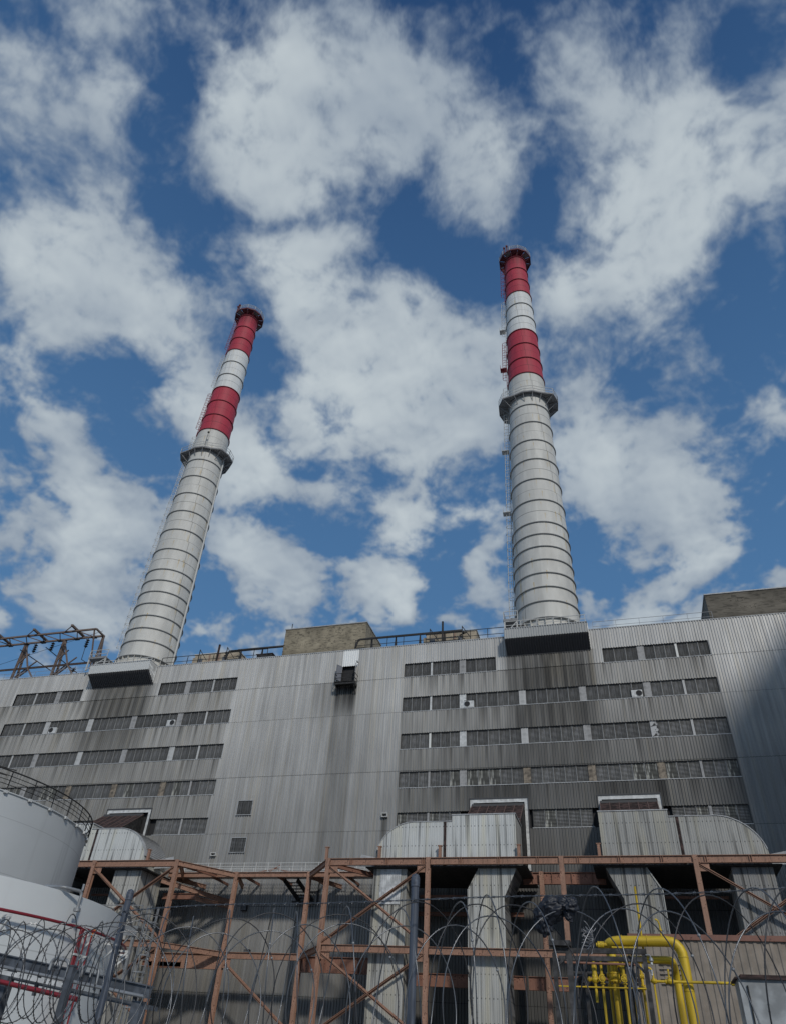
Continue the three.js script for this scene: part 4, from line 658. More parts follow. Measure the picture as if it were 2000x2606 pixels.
// ---------- brown steel frame carrying the ducts ----------
{
  const t = thing('steel_trestle', 'rusty orange-brown steel frame of girders, columns and cross braces carrying the ducts', 'trestle');
  const z = -61.5, zr = -66, yT = 16.15, yL = 9.85, m = mOrange;
  const girder = (x0, x1, y, zz, h = 0.54, mm = m) => part('girder', ibeam(V(x0, y - h / 2, zz), V(x1, y - h / 2, zz), h, 0.3), mm, t);
  const col = (x, zz, top, mm = m, w = 0.36) => part('column', ibeam(V(x, top, zz), V(x, 0, zz), 0.36, w, V(0, 0, 1)), mm, t);
  const FX = [-56, -47.2, -38.5], MX = [-24, -15.3, -4.6, 5.25, 15];
  for (const L of [FX, MX]) for (let i = 1; i < L.length; i++) { girder(L[i - 1] + 0.19, L[i] - 0.19, yT, z); if (L[i] < 6) girder(L[i - 1] + 0.19, L[i] - 0.19, yL - (L === MX && i > 1 ? 0.02 : 0), z, 0.5); if (L[i] < 6) girder(L[i - 1] + 0.19, L[i] - 0.19, 3.5, z, 0.5); }
  for (const x of [...FX, ...MX]) col(x, z, yT + 0.01);
  // stiffener pairs on the girder webs
  for (let x = -22; x < 14; x += 3.1) part('stiffener', [box(0.025, 0.46, 0.12, x, yT - 0.27, z + 0.08), box(0.025, 0.46, 0.12, x + 0.16, yT - 0.27, z + 0.08)], m, t);
  for (const x of [-24.35, -19.6, -14.4, -7.9, -1.65, -41.9]) part('stub_post', [box(0.22, 0.95, 0.22, x, yT + 0.47, z - 0.3), box(0.36, 0.06, 0.3, x, yT + 0.97, z - 0.3)], m, t);
  // recessed run of the middle bay
  girder(-34.6, -27.6, yT - 0.05, zr, 0.42); girder(-34.6, -27.6, yL - 0.15, zr, 0.5); girder(-34.6, -27.6, 4, zr, 0.5);
  girder(-42, -34.9, yT - 0.05, zr, 0.42); girder(-27.3, -20.3, yT - 0.05, zr, 0.42);
  part('plate_girder', ibeam(V(-42, 8.95, zr), V(-34.95, 8.95, zr), 1.15, 0.35), m, t); part('plate_girder', ibeam(V(-27.25, 8.95, zr), V(-20.4, 8.95, zr), 1.15, 0.35), mOrangeDark, t);
  for (let k = 0; k < 5; k++) part('stiffener', box(0.05, 1.05, 0.15, -26.6 + k * 1.5, 8.95, zr + 0.08), mOrangeDark, t);
  col(-34.75, zr, yT - 0.04); col(-27.45, zr, yT - 0.04);
  for (const [a, b] of [[[-38.4, z], [-34.8, zr]], [[-24.1, z], [-27.4, zr]]]) for (const y of [yT - 0.27, yL - 0.3]) part('diagonal_beam', ibeam(V(a[0], y, a[1]), V(b[0], y - 0.05, b[1]), 0.42, 0.25), m, t);
  part('diagonal_beam', ibeam(V(-38.3, yT - .3, z - .2), V(-41.4, yT - .3, -68), 0.35, 0.22), m, t); part('diagonal_beam', ibeam(V(-23.9, yT - .4, z - .2), V(-21.2, yT - .4, -65.8), 0.35, 0.22), mOrangeDark, t);
  part('diagonal_beam', ibeam(V(-38.2, yT - .35, z - .3), V(-36.8, yT - .35, zr + .1), 0.3, 0.2), mOrangeDark, t);
  // stubs to the wall, with bright landing plates
  for (const [x0, x1, y] of [[-34.6, -35.95, 15.7], [-27.3, -25.7, 15.7], [-41.8, -40.0, 15.7], [-38.6, -36.6, 13.9]]) { part('wall_stub', ibeam(V(x0, y, zr - 0.1), V(x1, y - 0.05, Z + 0.08), 0.35, 0.2), m, t); part('wall_plate', box(0.7, 0.75, 0.03, x1, y, Z + 0.075), mGalv, t); }
  girder(-42.4, -38.6, 14.4, -66.5, 0.5, mOrangeDark); part('diagonal_beam', ibeam(V(-42, 15.2, -65), V(-36.7, 14.2, -69.5), 0.4, 0.22), m, t);
  // girders at the back, seen between the ducts
  girder(-8.2, -1.5, 15.98, zr, 0.9, mOrangeDark); for (let x = -7.4; x < -2; x += 1.6) part('stiffener', box(0.04, 0.8, 0.14, x, 15.53, zr + 0.08), mOrangeDark, t);
  col(-6.65, zr + 0.2, 16.0, m, 0.36); girder(-19.8, -8.4, 8.6, zr, 0.9, mOrangeDark); girder(-8.2, -5, 8.6, zr, 0.9, mOrangeDark); girder(-21, -8.6, 13.4, -68.5, 0.3, mOrangeDark);
  // braces, each a pair of angles
  const br = (x0, y0, x1, y1, zz = z, mm = m) => part('brace', [bar(V(x0, y0, zz + 0.06), V(x1, y1, zz + 0.06), 0.03, 0.24, V(0, 0, 1)).applyMatrix4(new THREE.Matrix4()), angle(V(x0, y0, zz), V(x1, y1, zz), 0.2, V(0, 0, 1))], mm, t);
  const gus = (x, y, w = 0.9, h = 0.6, zz = z) => part('gusset_plate', box(w, h, 0.03, x, y, zz + 0.02), m, t);
  br(-15.5, 15.5, -23.9, 9.95); br(-23.9, 15.6, -15.5, 10.0); gus(-15.75, 15.35); gus(-23.55, 15.35); gus(-15.75, 10.1); gus(-23.55, 10.1);
  br(-23.9, 9.3, -15.4, 4.0); br(-15.5, 9.3, -24, 4.0); gus(-15.75, 9.15); gus(-23.55, 9.15);
  br(-47, 15.45, -38.6, 9.95); br(-38.65, 15.6, -47, 9.95); gus(-46.75, 15.35); gus(-38.85, 15.4, 0.5, 0.5); br(-38.6, 9.3, -47, 4.2); br(-47, 9.3, -38.6, 4.2);
  br(5.45, 15.55, 14.8, 9.6); br(14.8, 15.55, 5.45, 9.9); gus(5.7, 15.35);
  br(-34.4, 8.85, -27.6, 4.2, zr); br(-46.5, 15.4, -44.7, 6, -66, mOrangeDark); gus(-34.35, 8.9, 0.9, 0.8, zr);
  girder(-46.9, -38.7, yL - 1.0, zr, 0.4, mOrangeDark);
}
// ---------- catwalk with pale railings, and the hatch ladder below it ----------
{
  const t = thing('catwalk', 'pale railed catwalk along the hall front behind the steel frame', 'catwalk');
  part('deck', [span(-42, -20.4, 16.02, 16.1, -68.4, -66.3), span(-42, -20.4, 15.95, 16.2, -66.3, -66.22)], mRailPale, t);
  for (const zz of [-66.25, -68.35]) { const y = 16.1; for (const h of [0.25, 0.55, 0.85]) part('rail', bar(V(-42, y + h, zz), V(-20.4, y + h, zz), 0.045, 0.045), mRailPale, t); for (let x = -41.8; x < -20.4; x += 1.25) part('post', bar(V(x, y - 0.1, zz), V(x, y + 0.9, zz), 0.06, 0.06), mRailPale, t); }
  for (let x = -41; x < -21; x += 3.4) part('bearer', bar(V(x, 15.85, -66.2), V(x, 15.85, -69.9), 0.15, 0.2), mOrangeDark, t);
  part('valve_pipes', [pipe([V(-33.5, 16.4, -67.5), V(-31.5, 16.75, -67.5), V(-30.2, 16.4, -67.3), V(-28.2, 16.4, -67.3)], 0.06, 0.3, 6), rod(V(-32.4, 16.2, -67.2), V(-31, 17, -67.2), 0.05, 6)], mOrangeDark, t);
  const h = thing('hatch_ladder', 'short dark steel stair hanging below the catwalk against the wall', 'stairs');
  const a = V(-30.6, 15.8, -67.6), b = V(-29.4, 14.4, -69.7);
  for (const d of [0, 1.3]) part('stringer', bar(a.clone().add(V(d, 0, 0)), b.clone().add(V(d - 0.3, 0, 0)), 0.08, 0.4), mDarkSteel, h);
  for (let k = 1; k < 7; k++) { const p = a.clone().lerp(b, k / 7); part('tread', box(1.25, 0.05, 0.25, p.x + 0.55, p.y, p.z), mDarkSteel, h); }
  part('landing', span(-30.2, -28.2, 14.2, 14.3, -69.95, -69.0), mDarkSteel, h); part('side_plate', [span(-29.0, -28.9, 14.3, 16, -69.9, -69.8), span(-28.0, -27.9, 14.3, 16, -69.9, -69.8), span(-28.95, -27.95, 15.2, 15.3, -69.9, -69.8)], mDarkSteel, h);
  for (const [x, y, l] of [[-35.6, 13.55, 'small box lamp on the hall wall under the catwalk, above the wires'], [-34.6, 9.9, 'small louvred box on the hall wall above the lower girder']]) { const q = thing('wall_box', l, 'wall box'); part('casing', span(x, x + 0.55, y, y + 0.5, Z + 0.05, Z + 0.4), mDarkSteel, q); for (let k = 0; k < 4; k++) part('slat', span(x + .03, x + 0.52, y + 0.07 + k * 0.11, y + 0.11 + k * 0.11, Z + 0.4, Z + 0.43), mGalv, q); }
}
// ---------- storage tanks ----------
const tankTex = tex(1024, 512, (u, v) => { // once round by 14 m high
  const x = u * 70, y = v * 14; let L = 0.95 + (fbm(x * 0.35, y * 0.5, 4) - 0.5) * 0.08;
  const dr = vn(x * 1.6, 3.3); if (dr > 0.8) L *= 1 - (dr - 0.8) * 1.3 * sst(3, 14, y) * vn(x * 9, y * 0.6);
  if (Math.abs(y % 2.8 - 1.4) < 0.012) L *= 0.86;
  return [L, L * 1.005, L * 1.005];
});
const mTank = std(0.66, 0.675, 0.68, { map: tankTex, roughness: 0.45 }), mTank2 = std(0.80, 0.815, 0.81, { map: tankTex, roughness: 0.4 });
const mRed = std(0.23, 0.018, 0.028, { roughness: 0.4 }), mRed2 = std(0.27, 0.02, 0.03, { map: per(noiseTex(0.7, 1, 6, 4), 1, 1), roughness: 0.45 });
function tank(cx, cz, R, H, m, label) {
  const t = thing('storage_tank', label, 'tank'); t.position.set(cx, 0, cz);
  const g = new THREE.LatheGeometry([[R, 0], [R, H - 0.02], [R - 0.06, H]].map((p) => new THREE.Vector2(p[0], p[1])), 160), uv = g.attributes.uv, p = g.attributes.position;
  for (let i = 0; i < uv.count; i++) uv.setY(i, p.getY(i) / 14);
  part('shell', g, m, t); part('roof', new THREE.LatheGeometry([[R - 0.06, H], [0.01, H + R * 0.06]].map((q) => new THREE.Vector2(q[0], q[1])), 96), m, t);
  return t;
}
{
  const H = 14, R = 12.54, t = tank(-47.18, -39.11, R, H, mTank, 'tall grey-white storage tank with a railed rim, behind the other tank');
  const arc = (h, r) => { const pts = []; for (let k = 0; k <= 90; k++) { const a = k / 90 * Math.PI * 2; pts.push(V(Math.cos(a) * r, h, Math.sin(a) * r)); } const c = new THREE.CatmullRomCurve3(pts); return c; };
  part('kerb_angle', ring(R, R + 0.07, H - 0.1, H - 0.03, 128), mTank, t);
  for (const [h, r] of [[1.08, 0.045], [0.8, 0.022], [0.55, 0.022], [0.3, 0.022]]) part('rail', new THREE.TubeGeometry(arc(H + h, R + 0.12), 200, r, 6, true), mDarkSteel, t);
  for (let k = 0; k < 44; k++) { const a = k / 44 * Math.PI * 2; part('post', [bar(V(Math.cos(a) * (R + 0.12), H - 0.2, Math.sin(a) * (R + 0.12)), V(Math.cos(a) * (R + 0.12), H + 1.08, Math.sin(a) * (R + 0.12)), 0.05, 0.05)], mDarkSteel, t); part('clip', box(0.16, 0.16, 0.2, 0, 0, 0).rotateY(-a).translate(Math.cos(a) * (R + 0.1), H - 0.1, Math.sin(a) * (R + 0.1)), mWhite, t); }
  part('rim_platform', [0, 1, 2, 3, 4].map((k) => { const a = 0.55 - k * 0.035; return bar(V(Math.cos(a) * (R + 0.2), H - 0.6 + k * 0.42, Math.sin(a) * (R + 0.2)), V(Math.cos(a - 0.12) * (R + 0.5), H - 0.6 + k * 0.42, Math.sin(a - 0.12) * (R + 0.5)), 0.05, 0.05); }), mDarkSteel, t);
}
{
  const H = 6, R = 8.0, cx = -26.11, cz = -23.68; tank(cx, cz, R, H, mTank2, 'low white storage tank behind the razor wire, with red pipes in front of it');
  const c3 = (a, r, y) => V(cx + Math.cos(a) * r, y, cz + Math.sin(a) * r), A = (x, z) => Math.atan2(z - cz, x - cx);
  const arcPts = (a0, a1, r, y, n = 24) => { const p = []; for (let k = 0; k <= n; k++) p.push(c3(mix(a0, a1, k / n), r, y)); return p; };
  const a0 = A(-17.9, -20), gapA = A(-17.76, -23.5), gapB = A(-17.76, -23.75), a1 = A(-20.0, -29.6);
  const rp = thing('ring_pipe', 'dark red pipe running round the low white tank on white brackets', 'pipe');
  part('pipe', new THREE.TubeGeometry(new THREE.CatmullRomCurve3(arcPts(1.2, gapA, R + 0.35, 5.05, 40)), 90, 0.046, 10), mRed, rp); part('pipe', new THREE.TubeGeometry(new THREE.CatmullRomCurve3(arcPts(gapB, -1.1, R + 0.35, 5.05, 40)), 90, 0.046, 10), mRed, rp);
  for (const a of [0.62, 0.38, A(-17.77, -24.15), -0.28, -0.5, -0.66]) part('bracket', [bar(c3(a, R, 4.93), c3(a, R + 0.5, 4.93), 0.07, 0.07), bar(c3(a, R + 0.48, 4.9), c3(a, R, 4.45), 0.06, 0.06)], mWhite, rp);
  [[-17.76, -23.45, 0.045, 5.0, 'dark red upright pipe nearest the gap, leftmost of the risers on the low tank', mRed2], [-17.75, -23.55, 0.035, 5.0, 'dark red upright pipe second from the left on the low tank', mRed2], [-17.76, -23.78, 0.028, 4.95, 'thin red upright pipe with white patches on the low tank', mRed2], [-17.7, -24.1, 0.03, 5.05, 'red upright pipe with an orange elbow, rightmost riser on the low tank', mRed2]].forEach(([x, z, r, y, l, m], i) => {
    const q = thing('riser_pipe', l, 'pipe'); const a = A(x, z);
    part('pipe', rod(c3(a, R + 0.35, 0), c3(a, R + 0.35, y - 0.1), r, 10), m, q); part('elbow', pipe([c3(a, R + 0.35, y - 0.15), c3(a, R + 0.35, y + 0.05), c3(a - 0.02, R + 0.35, y + 0.05)], r * 1.15, 0.09, 10), i === 3 ? std(0.6, 0.17, 0.03, { roughness: 0.5 }) : m, q);
    for (const yy of [4.3, 3.3]) part('clamp', box(0.16, 0.06, 0.16, 0, 0, 0).rotateY(-a).translate(c3(a, R + 0.33, yy).x, yy, c3(a, R + 0.33, yy).z), mWhite, q);
  });
  const vp = thing('vent_pipe', 'bent grey vent pipe coming over the rim of the low white tank', 'pipe'); const av = A(-17.79, -22.95), e = c3(av, R + 0.35, 6.06);
  part('pipe', pipe([c3(A(-17.9, -22.2), R - 0.6, 6.12), c3(A(-17.9, -22.3), R + 0.1, 6.08), e, c3(av, R + 0.35, 5.5)], 0.05, 0.12, 12), mGalv, vp); part('cap', [rod(c3(av - .005, R + 0.3, 6.1), c3(av - .005, R + 0.3, 6.3), 0.04, 8), rod(c3(av, R + 0.35, 5.56), c3(av, R + 0.35, 5.46), 0.12, 12)], mGalv, vp);
}
// grey caged ladder with a landing between the tanks and the frame
{
  const t = thing('caged_ladder', 'grey caged ladder with a railed landing between the low tank and the steel frame', 'ladder');
  const zc = -46, m = mGalv; const x0 = -29.95, x1 = -29.4;
  for (const x of [x0, x1]) part('side_rail', bar(V(x, 0, zc), V(x, 9.6, zc), 0.06, 0.06), m, t);
  for (let y = 0.4; y < 9.4; y += 0.3) part('rung', bar(V(x0, y, zc), V(x1, y, zc), 0.03, 0.03), m, t);
  for (let y = 2.4; y <= 9.6; y += 0.9) { const c = []; for (let k = 0; k <= 8; k++) { const f = k / 8 * Math.PI; c.push(V(-29.675 - Math.cos(f) * 0.4, y, zc + Math.sin(f) * 0.75)); } part('cage_hoop', c.slice(1).map((p, i) => bar(c[i], p, 0.05, 0.06)), m, t); }
  for (const k of [1, 3, 4, 5, 7]) { const f = k / 8 * Math.PI; part('cage_bar', bar(V(-29.675 - Math.cos(f) * 0.4, 2.4, zc + Math.sin(f) * 0.75), V(-29.675 - Math.cos(f) * 0.4, 9.6, zc + Math.sin(f) * 0.75), 0.04, 0.03), m, t); }
  part('landing', [span(-33.2, -30.1, 8.35, 8.45, -46.6, -45.2), span(-33.2, -30.1, 7.9, 8.35, -45.25, -45.2)], m, t);
  part('railing', railing([V(-33.2, 8.45, -46.6), V(-33.2, 8.45, -45.2), V(-31.6, 8.45, -45.2), V(-30.1, 8.45, -45.2)], 1.15, 0.05), m, t);
  for (const x of [-33, -30.4]) part('leg', bar(V(x, 0, -45.4), V(x, 8.35, -45.4), 0.16, 0.16), m, t);
  part('brace', [bar(V(-33, 5.2, -45.4), V(-30.4, 8.2, -45.4), 0.09, 0.09), bar(V(-30.4, 5.2, -45.4), V(-33, 8.2, -45.4), 0.09, 0.09)], m, t);
}
// ---------- grey channel walkway, hoop handrails and red main at the lower left ----------
const mBlueGrey = std(0.12, 0.135, 0.16, { map: per(noiseTex(0.7, 1, 6, 4), 1, 1), roughness: 0.6 });
{
  const t = thing('steel_walkway', 'blue-grey steel walkway beam crossing the lower left corner', 'walkway');
  const a = V(-13.2, 3.3, -14), b = V(-8.7, 2.743, -14), at = (x) => mix(a.y, b.y, (x - a.x) / (b.x - a.x));
  part('upper_channel', ibeam(a.clone().add(V(0, -.1, 0)), b.clone().add(V(0, -.1, 0)), 0.2, 0.12, undefined, 0.02), mBlueGrey, t); part('lower_channel', bar(a.clone().add(V(0, -0.36, -.2)), b.clone().add(V(0, -0.33, -.2)), 0.3, 0.07), mBlueGrey, t);
  for (let x = -12.8; x < -8.8; x += 0.75) part('post', bar(V(x, at(x) - 0.2, -14.05), V(x, at(x) - 0.55, -14.05), 0.06, 0.06), mBlueGrey, t);
  part('grey_pipe', rod(V(-13.2, 3.08, -13.8), V(-8.7, 2.56, -13.8), 0.03, 8), mGalv, t); part('support', bar(V(-12, 0, -14), V(-12, 2.9, -14), 0.2, 0.2), mBlueGrey, t); part('support', bar(V(-8.9, 0, -14), V(-8.9, 2.5, -14), 0.2, 0.2), mBlueGrey, t);
  for (const [x, w, l] of [[-11.0, 0.42, 'left hoop handrail of grey pipe on the walkway beam'], [-10.25, 0.38, 'right hoop handrail of grey pipe on the walkway beam']]) { const q = thing('hoop_handrail', l, 'handrail'); const y = at(x); part('hoop', pipe([V(x, y - 0.1, -13.9), V(x, y + 0.1, -13.9), V(x + w, y + 0.06, -13.9), V(x + w, y - 0.3, -13.9)], 0.03, 0.12, 8), mGalv, q); part('stay', rod(V(x + w * 0.55, y + 0.14, -13.9), V(x + w * 0.55, y - 0.1, -13.9), 0.018, 6), mGalv, q); }
  const r = thing('fire_main', 'thick red pipe with a white band below the walkway at the lower left', 'pipe'); part('pipe', rod(V(-13.4, 2.88, -13.5), V(-9.9, 2.455, -13.5), 0.042, 14), mRed2, r); part('white_band', bar(V(-13.4, 3.02, -13.55), V(-10.3, 2.66, -13.55), 0.05, 0.07), mWhite, r);
  const p = thing('short_post', 'short blue-grey steel post standing before the walkway beam at the lower left', 'post'); part('shaft', bar(V(-7.54, 0, -10), V(-7.54, 2.6, -10), 0.085, 0.085), mBlueGrey, p); part('cap', box(0.1, 0.02, 0.1, -7.54, 2.61, -10), mBlueGrey, p);
}
// ---------- yellow gas pipework, grey rack, tan shed at the lower right ----------
const mYel = std(0.80, 0.55, 0.03, { map: per(noiseTex(0.7, 1, 7, 5), 0.9, 0.9), roughness: 0.5 });
{
  const sh = thing('ribbed_shed', 'tan ribbed shed with a red-brown top trim behind the yellow pipes', 'shed');
  const m = std(0.33, 0.28, 0.23, { map: per(noiseTex(0.85, 1, 5, 5), 2, 2), roughness: 0.7 });
  part('wall', ribbed(-0.1, 14, 0, 6.9, { pitch: 0.3, depth: 0.035 }).translate(0, 0, -36), m, sh); part('wall_core', span(-0.1, 14, 0, 6.88, -44, -36.02), m, sh);
  part('top_trim', span(-0.2, 14.1, 6.86, 7.06, -44.1, -35.88), std(0.30, 0.14, 0.10, { map: per(rustTex, 3, 3), roughness: 0.6 }), sh); part('vent_louver', [0, 1, 2, 3, 4].map((k) => span(0.9, 1.9, 5.3 + k * 0.17, 5.33 + k * 0.17, -35.97, -35.9)), m, sh);
  const t = thing('gas_pipe', 'thick yellow gas pipe with a big elbow turning down, largest of the yellow pipes', 'pipe');
  part('pipe', pipe([V(-0.75, 5.3, -29.4), V(-0.86, 5.64, -28.1), V(1.47, 5.66, -28), V(1.47, 0, -28)], 0.157, 0.42, 20), mYel, t);
  for (const y of [5.2, 4.3, 3]) part('weld_ring', ring(0.156, 0.164, 0, 0.03, 24).translate(1.47, y, -28), mYel, t); for (const x of [-0.35, 0.45, 1.02]) part('weld_ring', ring(0.155, 0.164, 0, 0.025, 24).rotateZ(Math.PI / 2).translate(x, 5.655, -28.03), mYel, t); part('vent', pipe([V(0.9, 5.78, -28), V(0.9, 6.12, -28), V(0.86, 6.26, -28), V(0.78, 6.28, -28)], 0.028, 0.05, 8), mYel, t); part('vent_fitting', new THREE.SphereGeometry(0.05, 12, 8).translate(0.9, 5.97, -28), mYel, t);
  const u = thing('gas_pipe', 'second yellow gas pipe, below and behind the thick one, ending in a dark elbow', 'pipe'); part('pipe', pipe([V(-0.62, 5.19, -28.6), V(1.12, 5.21, -28.6), V(1.2, 5.15, -29.2), V(1.24, 4.9, -29.6), V(1.24, 0, -29.6)], 0.115, 0.2, 16), mYel, u); part('coupling', new THREE.CylinderGeometry(0.15, 0.15, 0.06, 20).rotateZ(Math.PI / 2).translate(-0.2, 5.19, -28.6), mYel, u);
  const c = thing('pressure_vessel', 'short stout yellow upright vessel with flanges and bolts under the thick pipe', 'vessel'); c.position.set(-0.72, 0, -28.05);
  part('body', new THREE.LatheGeometry([[0, 0], [0.1, 0], [0.1, 4.5], [0.16, 4.55], [0.17, 4.72], [0.13, 4.78], [0.12, 5.15], [0.1, 5.3]].map((p) => new THREE.Vector2(p[0], p[1])), 24), mYel, c);
  for (const y of [4.52, 4.74, 5.02]) { part('flange', new THREE.CylinderGeometry(0.185, 0.185, 0.035, 24).translate(0, y, 0), mYel, c); for (let k = 0; k < 10; k++) { const a = k / 10 * Math.PI * 2; part('bolt', new THREE.CylinderGeometry(0.016, 0.016, 0.09, 6).translate(Math.cos(a) * 0.16, y, Math.sin(a) * 0.16), mYel, c); } }
  part('side_nozzle', pipe([V(0.1, 4.95, 0), V(0.22, 4.95, 0.02), V(0.24, 4.7, 0.04)], 0.05, 0.08, 10), mYel, c);
  const wheelValve = (x, z, top, bot, wy, l) => { const q = thing('hand_valve', l, 'valve', undefined); q.position.set(x, 0, z); part('pipe', rod(V(0, bot, 0), V(0, top, 0), 0.042, 12), mYel, q); part('body', new THREE.SphereGeometry(0.085, 14, 10).translate(0, wy, 0), mYel, q);
    part('handwheel', [new THREE.TorusGeometry(0.09, 0.016, 8, 24).translate(0, wy, 0.19), box(0.18, 0.018, 0.012, 0, wy, 0.19), box(0.018, 0.18, 0.012, 0, wy, 0.192), box(0.17, 0.018, 0.01, 0, 0, 0).rotateZ(0.785).translate(0, wy, 0.194), box(0.17, 0.018, 0.01, 0, 0, 0).rotateZ(-0.785).translate(0, wy, 0.196)], mYel, q); part('stem', rod(V(0, wy, 0.05), V(0, wy, 0.2), 0.02, 8), mYel, q);
    for (const d of [-0.12, 0.12]) part('flange', new THREE.CylinderGeometry(0.075, 0.075, 0.03, 16).translate(0, wy + d, 0), mYel, q); };
  wheelValve(-1.1, -27.6, 5.1, 0, 4.52, 'yellow valve with a round handwheel left of the stout vessel'); wheelValve(-0.42, -27.6, 5.2, 0, 4.53, 'yellow valve with a round handwheel right of the stout vessel');
  const rv = thing('relief_valve', 'yellow bottle-shaped relief valve at the left end of the yellow pipework', 'valve'); rv.position.set(-1.32, 0, -27.6);
  part('bonnet', new THREE.LatheGeometry([[0.03, 5.0], [0.06, 4.98], [0.085, 4.85], [0.07, 4.68], [0.09, 4.62], [0.09, 4.56]].map((p) => new THREE.Vector2(p[0], p[1])).reverse(), 18), mYel, rv); part('body', new THREE.SphereGeometry(0.11, 16, 12).translate(0, 4.5, 0), mYel, rv); part('outlet', rod(V(-0.25, 4.5, 0), V(0.22, 4.5, 0), 0.05, 12), mYel, rv); part('outlet_flange', rod(V(-0.2, 4.5, 0), V(-0.16, 4.5, 0), 0.08, 16), mYel, rv); part('inlet', rod(V(0, 3.9, 0), V(0, 4.5, 0), 0.045, 10), mYel, rv);
  const thin = (name, pts, r, l, fit) => { const q = thing(name, l, 'pipe'); part('pipe', pipe(pts, r, r * 3, 10), mYel, q); for (const p of fit ?? []) part('fitting', new THREE.CylinderGeometry(r * 1.7, r * 1.7, r * 3.2, 12).rotateZ(Math.PI / 2).translate(...p), mYel, q); return q; };
  thin('thin_pipe', [V(-2.6, 4.29, -27.55), V(0.3, 4.3, -27.55)], 0.022, 'thin yellow pipe running level below the grey rack', [[-1.6, 4.295, -27.55]]);
  thin('thin_pipe', [V(0.36, 4.52, -27.7), V(2.8, 4.53, -27.7)], 0.04, 'thin yellow pipe running level across the tan shed at the lower right', [[0.48, 4.52, -27.7], [0.86, 4.52, -27.7], [1.0, 4.52, -27.7], [2.78, 4.53, -27.7]]);
  { const q = thin('thin_pipe', [V(0.3, 4.88, -27.65), V(0.46, 4.84, -27.65), V(0.46, 0, -27.65)], 0.032, 'short yellow pipe with an elbow hanging down beside the flood lamp', []); part('tee', [new THREE.CylinderGeometry(0.07, 0.07, 0.12, 14).translate(0.46, 4.52, -27.65), new THREE.SphereGeometry(0.075, 12, 8).translate(0.46, 4.52, -27.6)], mYel, q); }
  { const q = thin('thin_pipe', [V(0.93, 4.5, -27.7), V(0.93, 4.85, -27.7)], 0.03, 'stubby yellow valve stem standing on the level pipe beside the elbow', []); part('valve', [new THREE.SphereGeometry(0.09, 14, 10).translate(0.93, 4.53, -27.66), rod(V(0.83, 4.62, -27.6), V(1.03, 4.62, -27.6), 0.012, 6)], mYel, q); }
  thin('thin_pipe', [V(-1.2, 5.54, -28.2), V(-0.8, 5.55, -28.2)], 0.06, 'short yellow pipe stub at the left end of the thick pipe', [[-1.05, 5.545, -28.2]]);
  thin('thin_pipe', [V(-0.7, 5.44, -27.9), V(0.1, 5.44, -27.9)], 0.028, 'thin yellow pipe under the thick pipe above the grey rack', []);
  thin('vent_stack', [V(0.28, 0, -28.6), V(0.285, 5.95, -28.4), V(0.29, 7.3, -28.2)], 0.036, 'tall thin yellow vent pipe rising in front of the right duct leg', []);
  for (const [x, z] of [[-0.15, -28.1], [0.12, -28.3], [-0.9, -28.4]]) thin('thin_pipe', [V(x, 0, z), V(x, 5.05, z)], 0.045, ['upright yellow pipe behind the rack just right of the handwheels', 'upright yellow pipe behind the right end of the rack', 'upright yellow pipe close behind the stout vessel'][[-0.15, 0.12, -0.9].indexOf(x)], [[x, 4.7, z], [x, 4.4, z]]);
  // grey rack of rough steel sections
  const k = thing('steel_rack', 'rough dark grey steel rack standing over the left yellow pipes', 'rack'); const mk = std(0.085, 0.083, 0.085, { map: per(noiseTex(0.6, 1, 7, 5), 1, 1), roughness: 0.85 }), zk = -26;
  part('top_beam', bar(V(-2.42, 5.06, zk), V(0.34, 5.08, zk), 0.14, 0.13), mk, k); part('top_beam', bar(V(-2.42, 5.06, zk - 1.6), V(0.34, 5.08, zk - 1.6), 0.14, 0.13), mk, k); part('block', box(0.66, 0.14, 0.5, -2.2, 5.24, zk), mk, k);
  for (const [x, w, z] of [[-2.4, 0.12, zk], [-1.95, 0.17, zk], [0.26, 0.13, zk], [-0.28, 0.09, zk - 0.4], [-0.12, 0.09, zk - 0.4], [0.02, 0.08, zk - 1.6], [-1.6, 0.1, zk - 1.6]]) part('post', bar(V(x, 0, z), V(x, 5.0, z), w, w), mk, k);
  part('brace', bar(V(-2.38, 4.62, zk), V(-1.98, 4.95, zk), 0.07, 0.07), mk, k); part('brace', bar(V(-0.2, 4.98, zk - .2), V(0.22, 4.55, zk), 0.06, 0.06), mk, k);
  for (const [y, z] of [[4.9, -27.2], [4.78, -28.6], [4.68, -29], [4.55, -28.8], [4.42, -29.4]]) part('cross_pipe', rod(V(-2.2, y, z), V(0.1, y + 0.02, z - .3), 0.035 + (y % 0.1) * 0.2, 8), y === 4.9 || y === 4.68 ? mOrangeDark : mk, k);
  for (const [x, y, z] of [[-1.9, 4.55, -28], [-1.7, 4.4, -28.3], [-2.1, 4.42, -28.4]]) part('elbow_pipe', pipe([V(x, y - 0.8, z), V(x, y, z), V(x + 0.35, y + 0.1, z)], 0.07, 0.15, 10), mk, k);
  const fl = thing('flood_lamp', 'grey lantern lamp with a white globe hanging at the end of the rack', 'lamp'); part('arm', pipe([V(0.3, 4.98, -25.9), V(0.42, 5.0, -25.9), V(0.44, 4.9, -25.9)], 0.018, 0.05, 8), mGalv, fl); part('housing', new THREE.LatheGeometry([[0.02, 0.1], [0.05, 0.08], [0.07, 0], [0.05, -0.01]].map((p) => new THREE.Vector2(p[0], p[1])).reverse(), 16).translate(0.44, 4.83, -25.9), mGalv, fl); part('globe', new THREE.SphereGeometry(0.035, 12, 10).scale(1, 1.5, 1).translate(0.44, 4.77, -25.9), mWhite, fl);
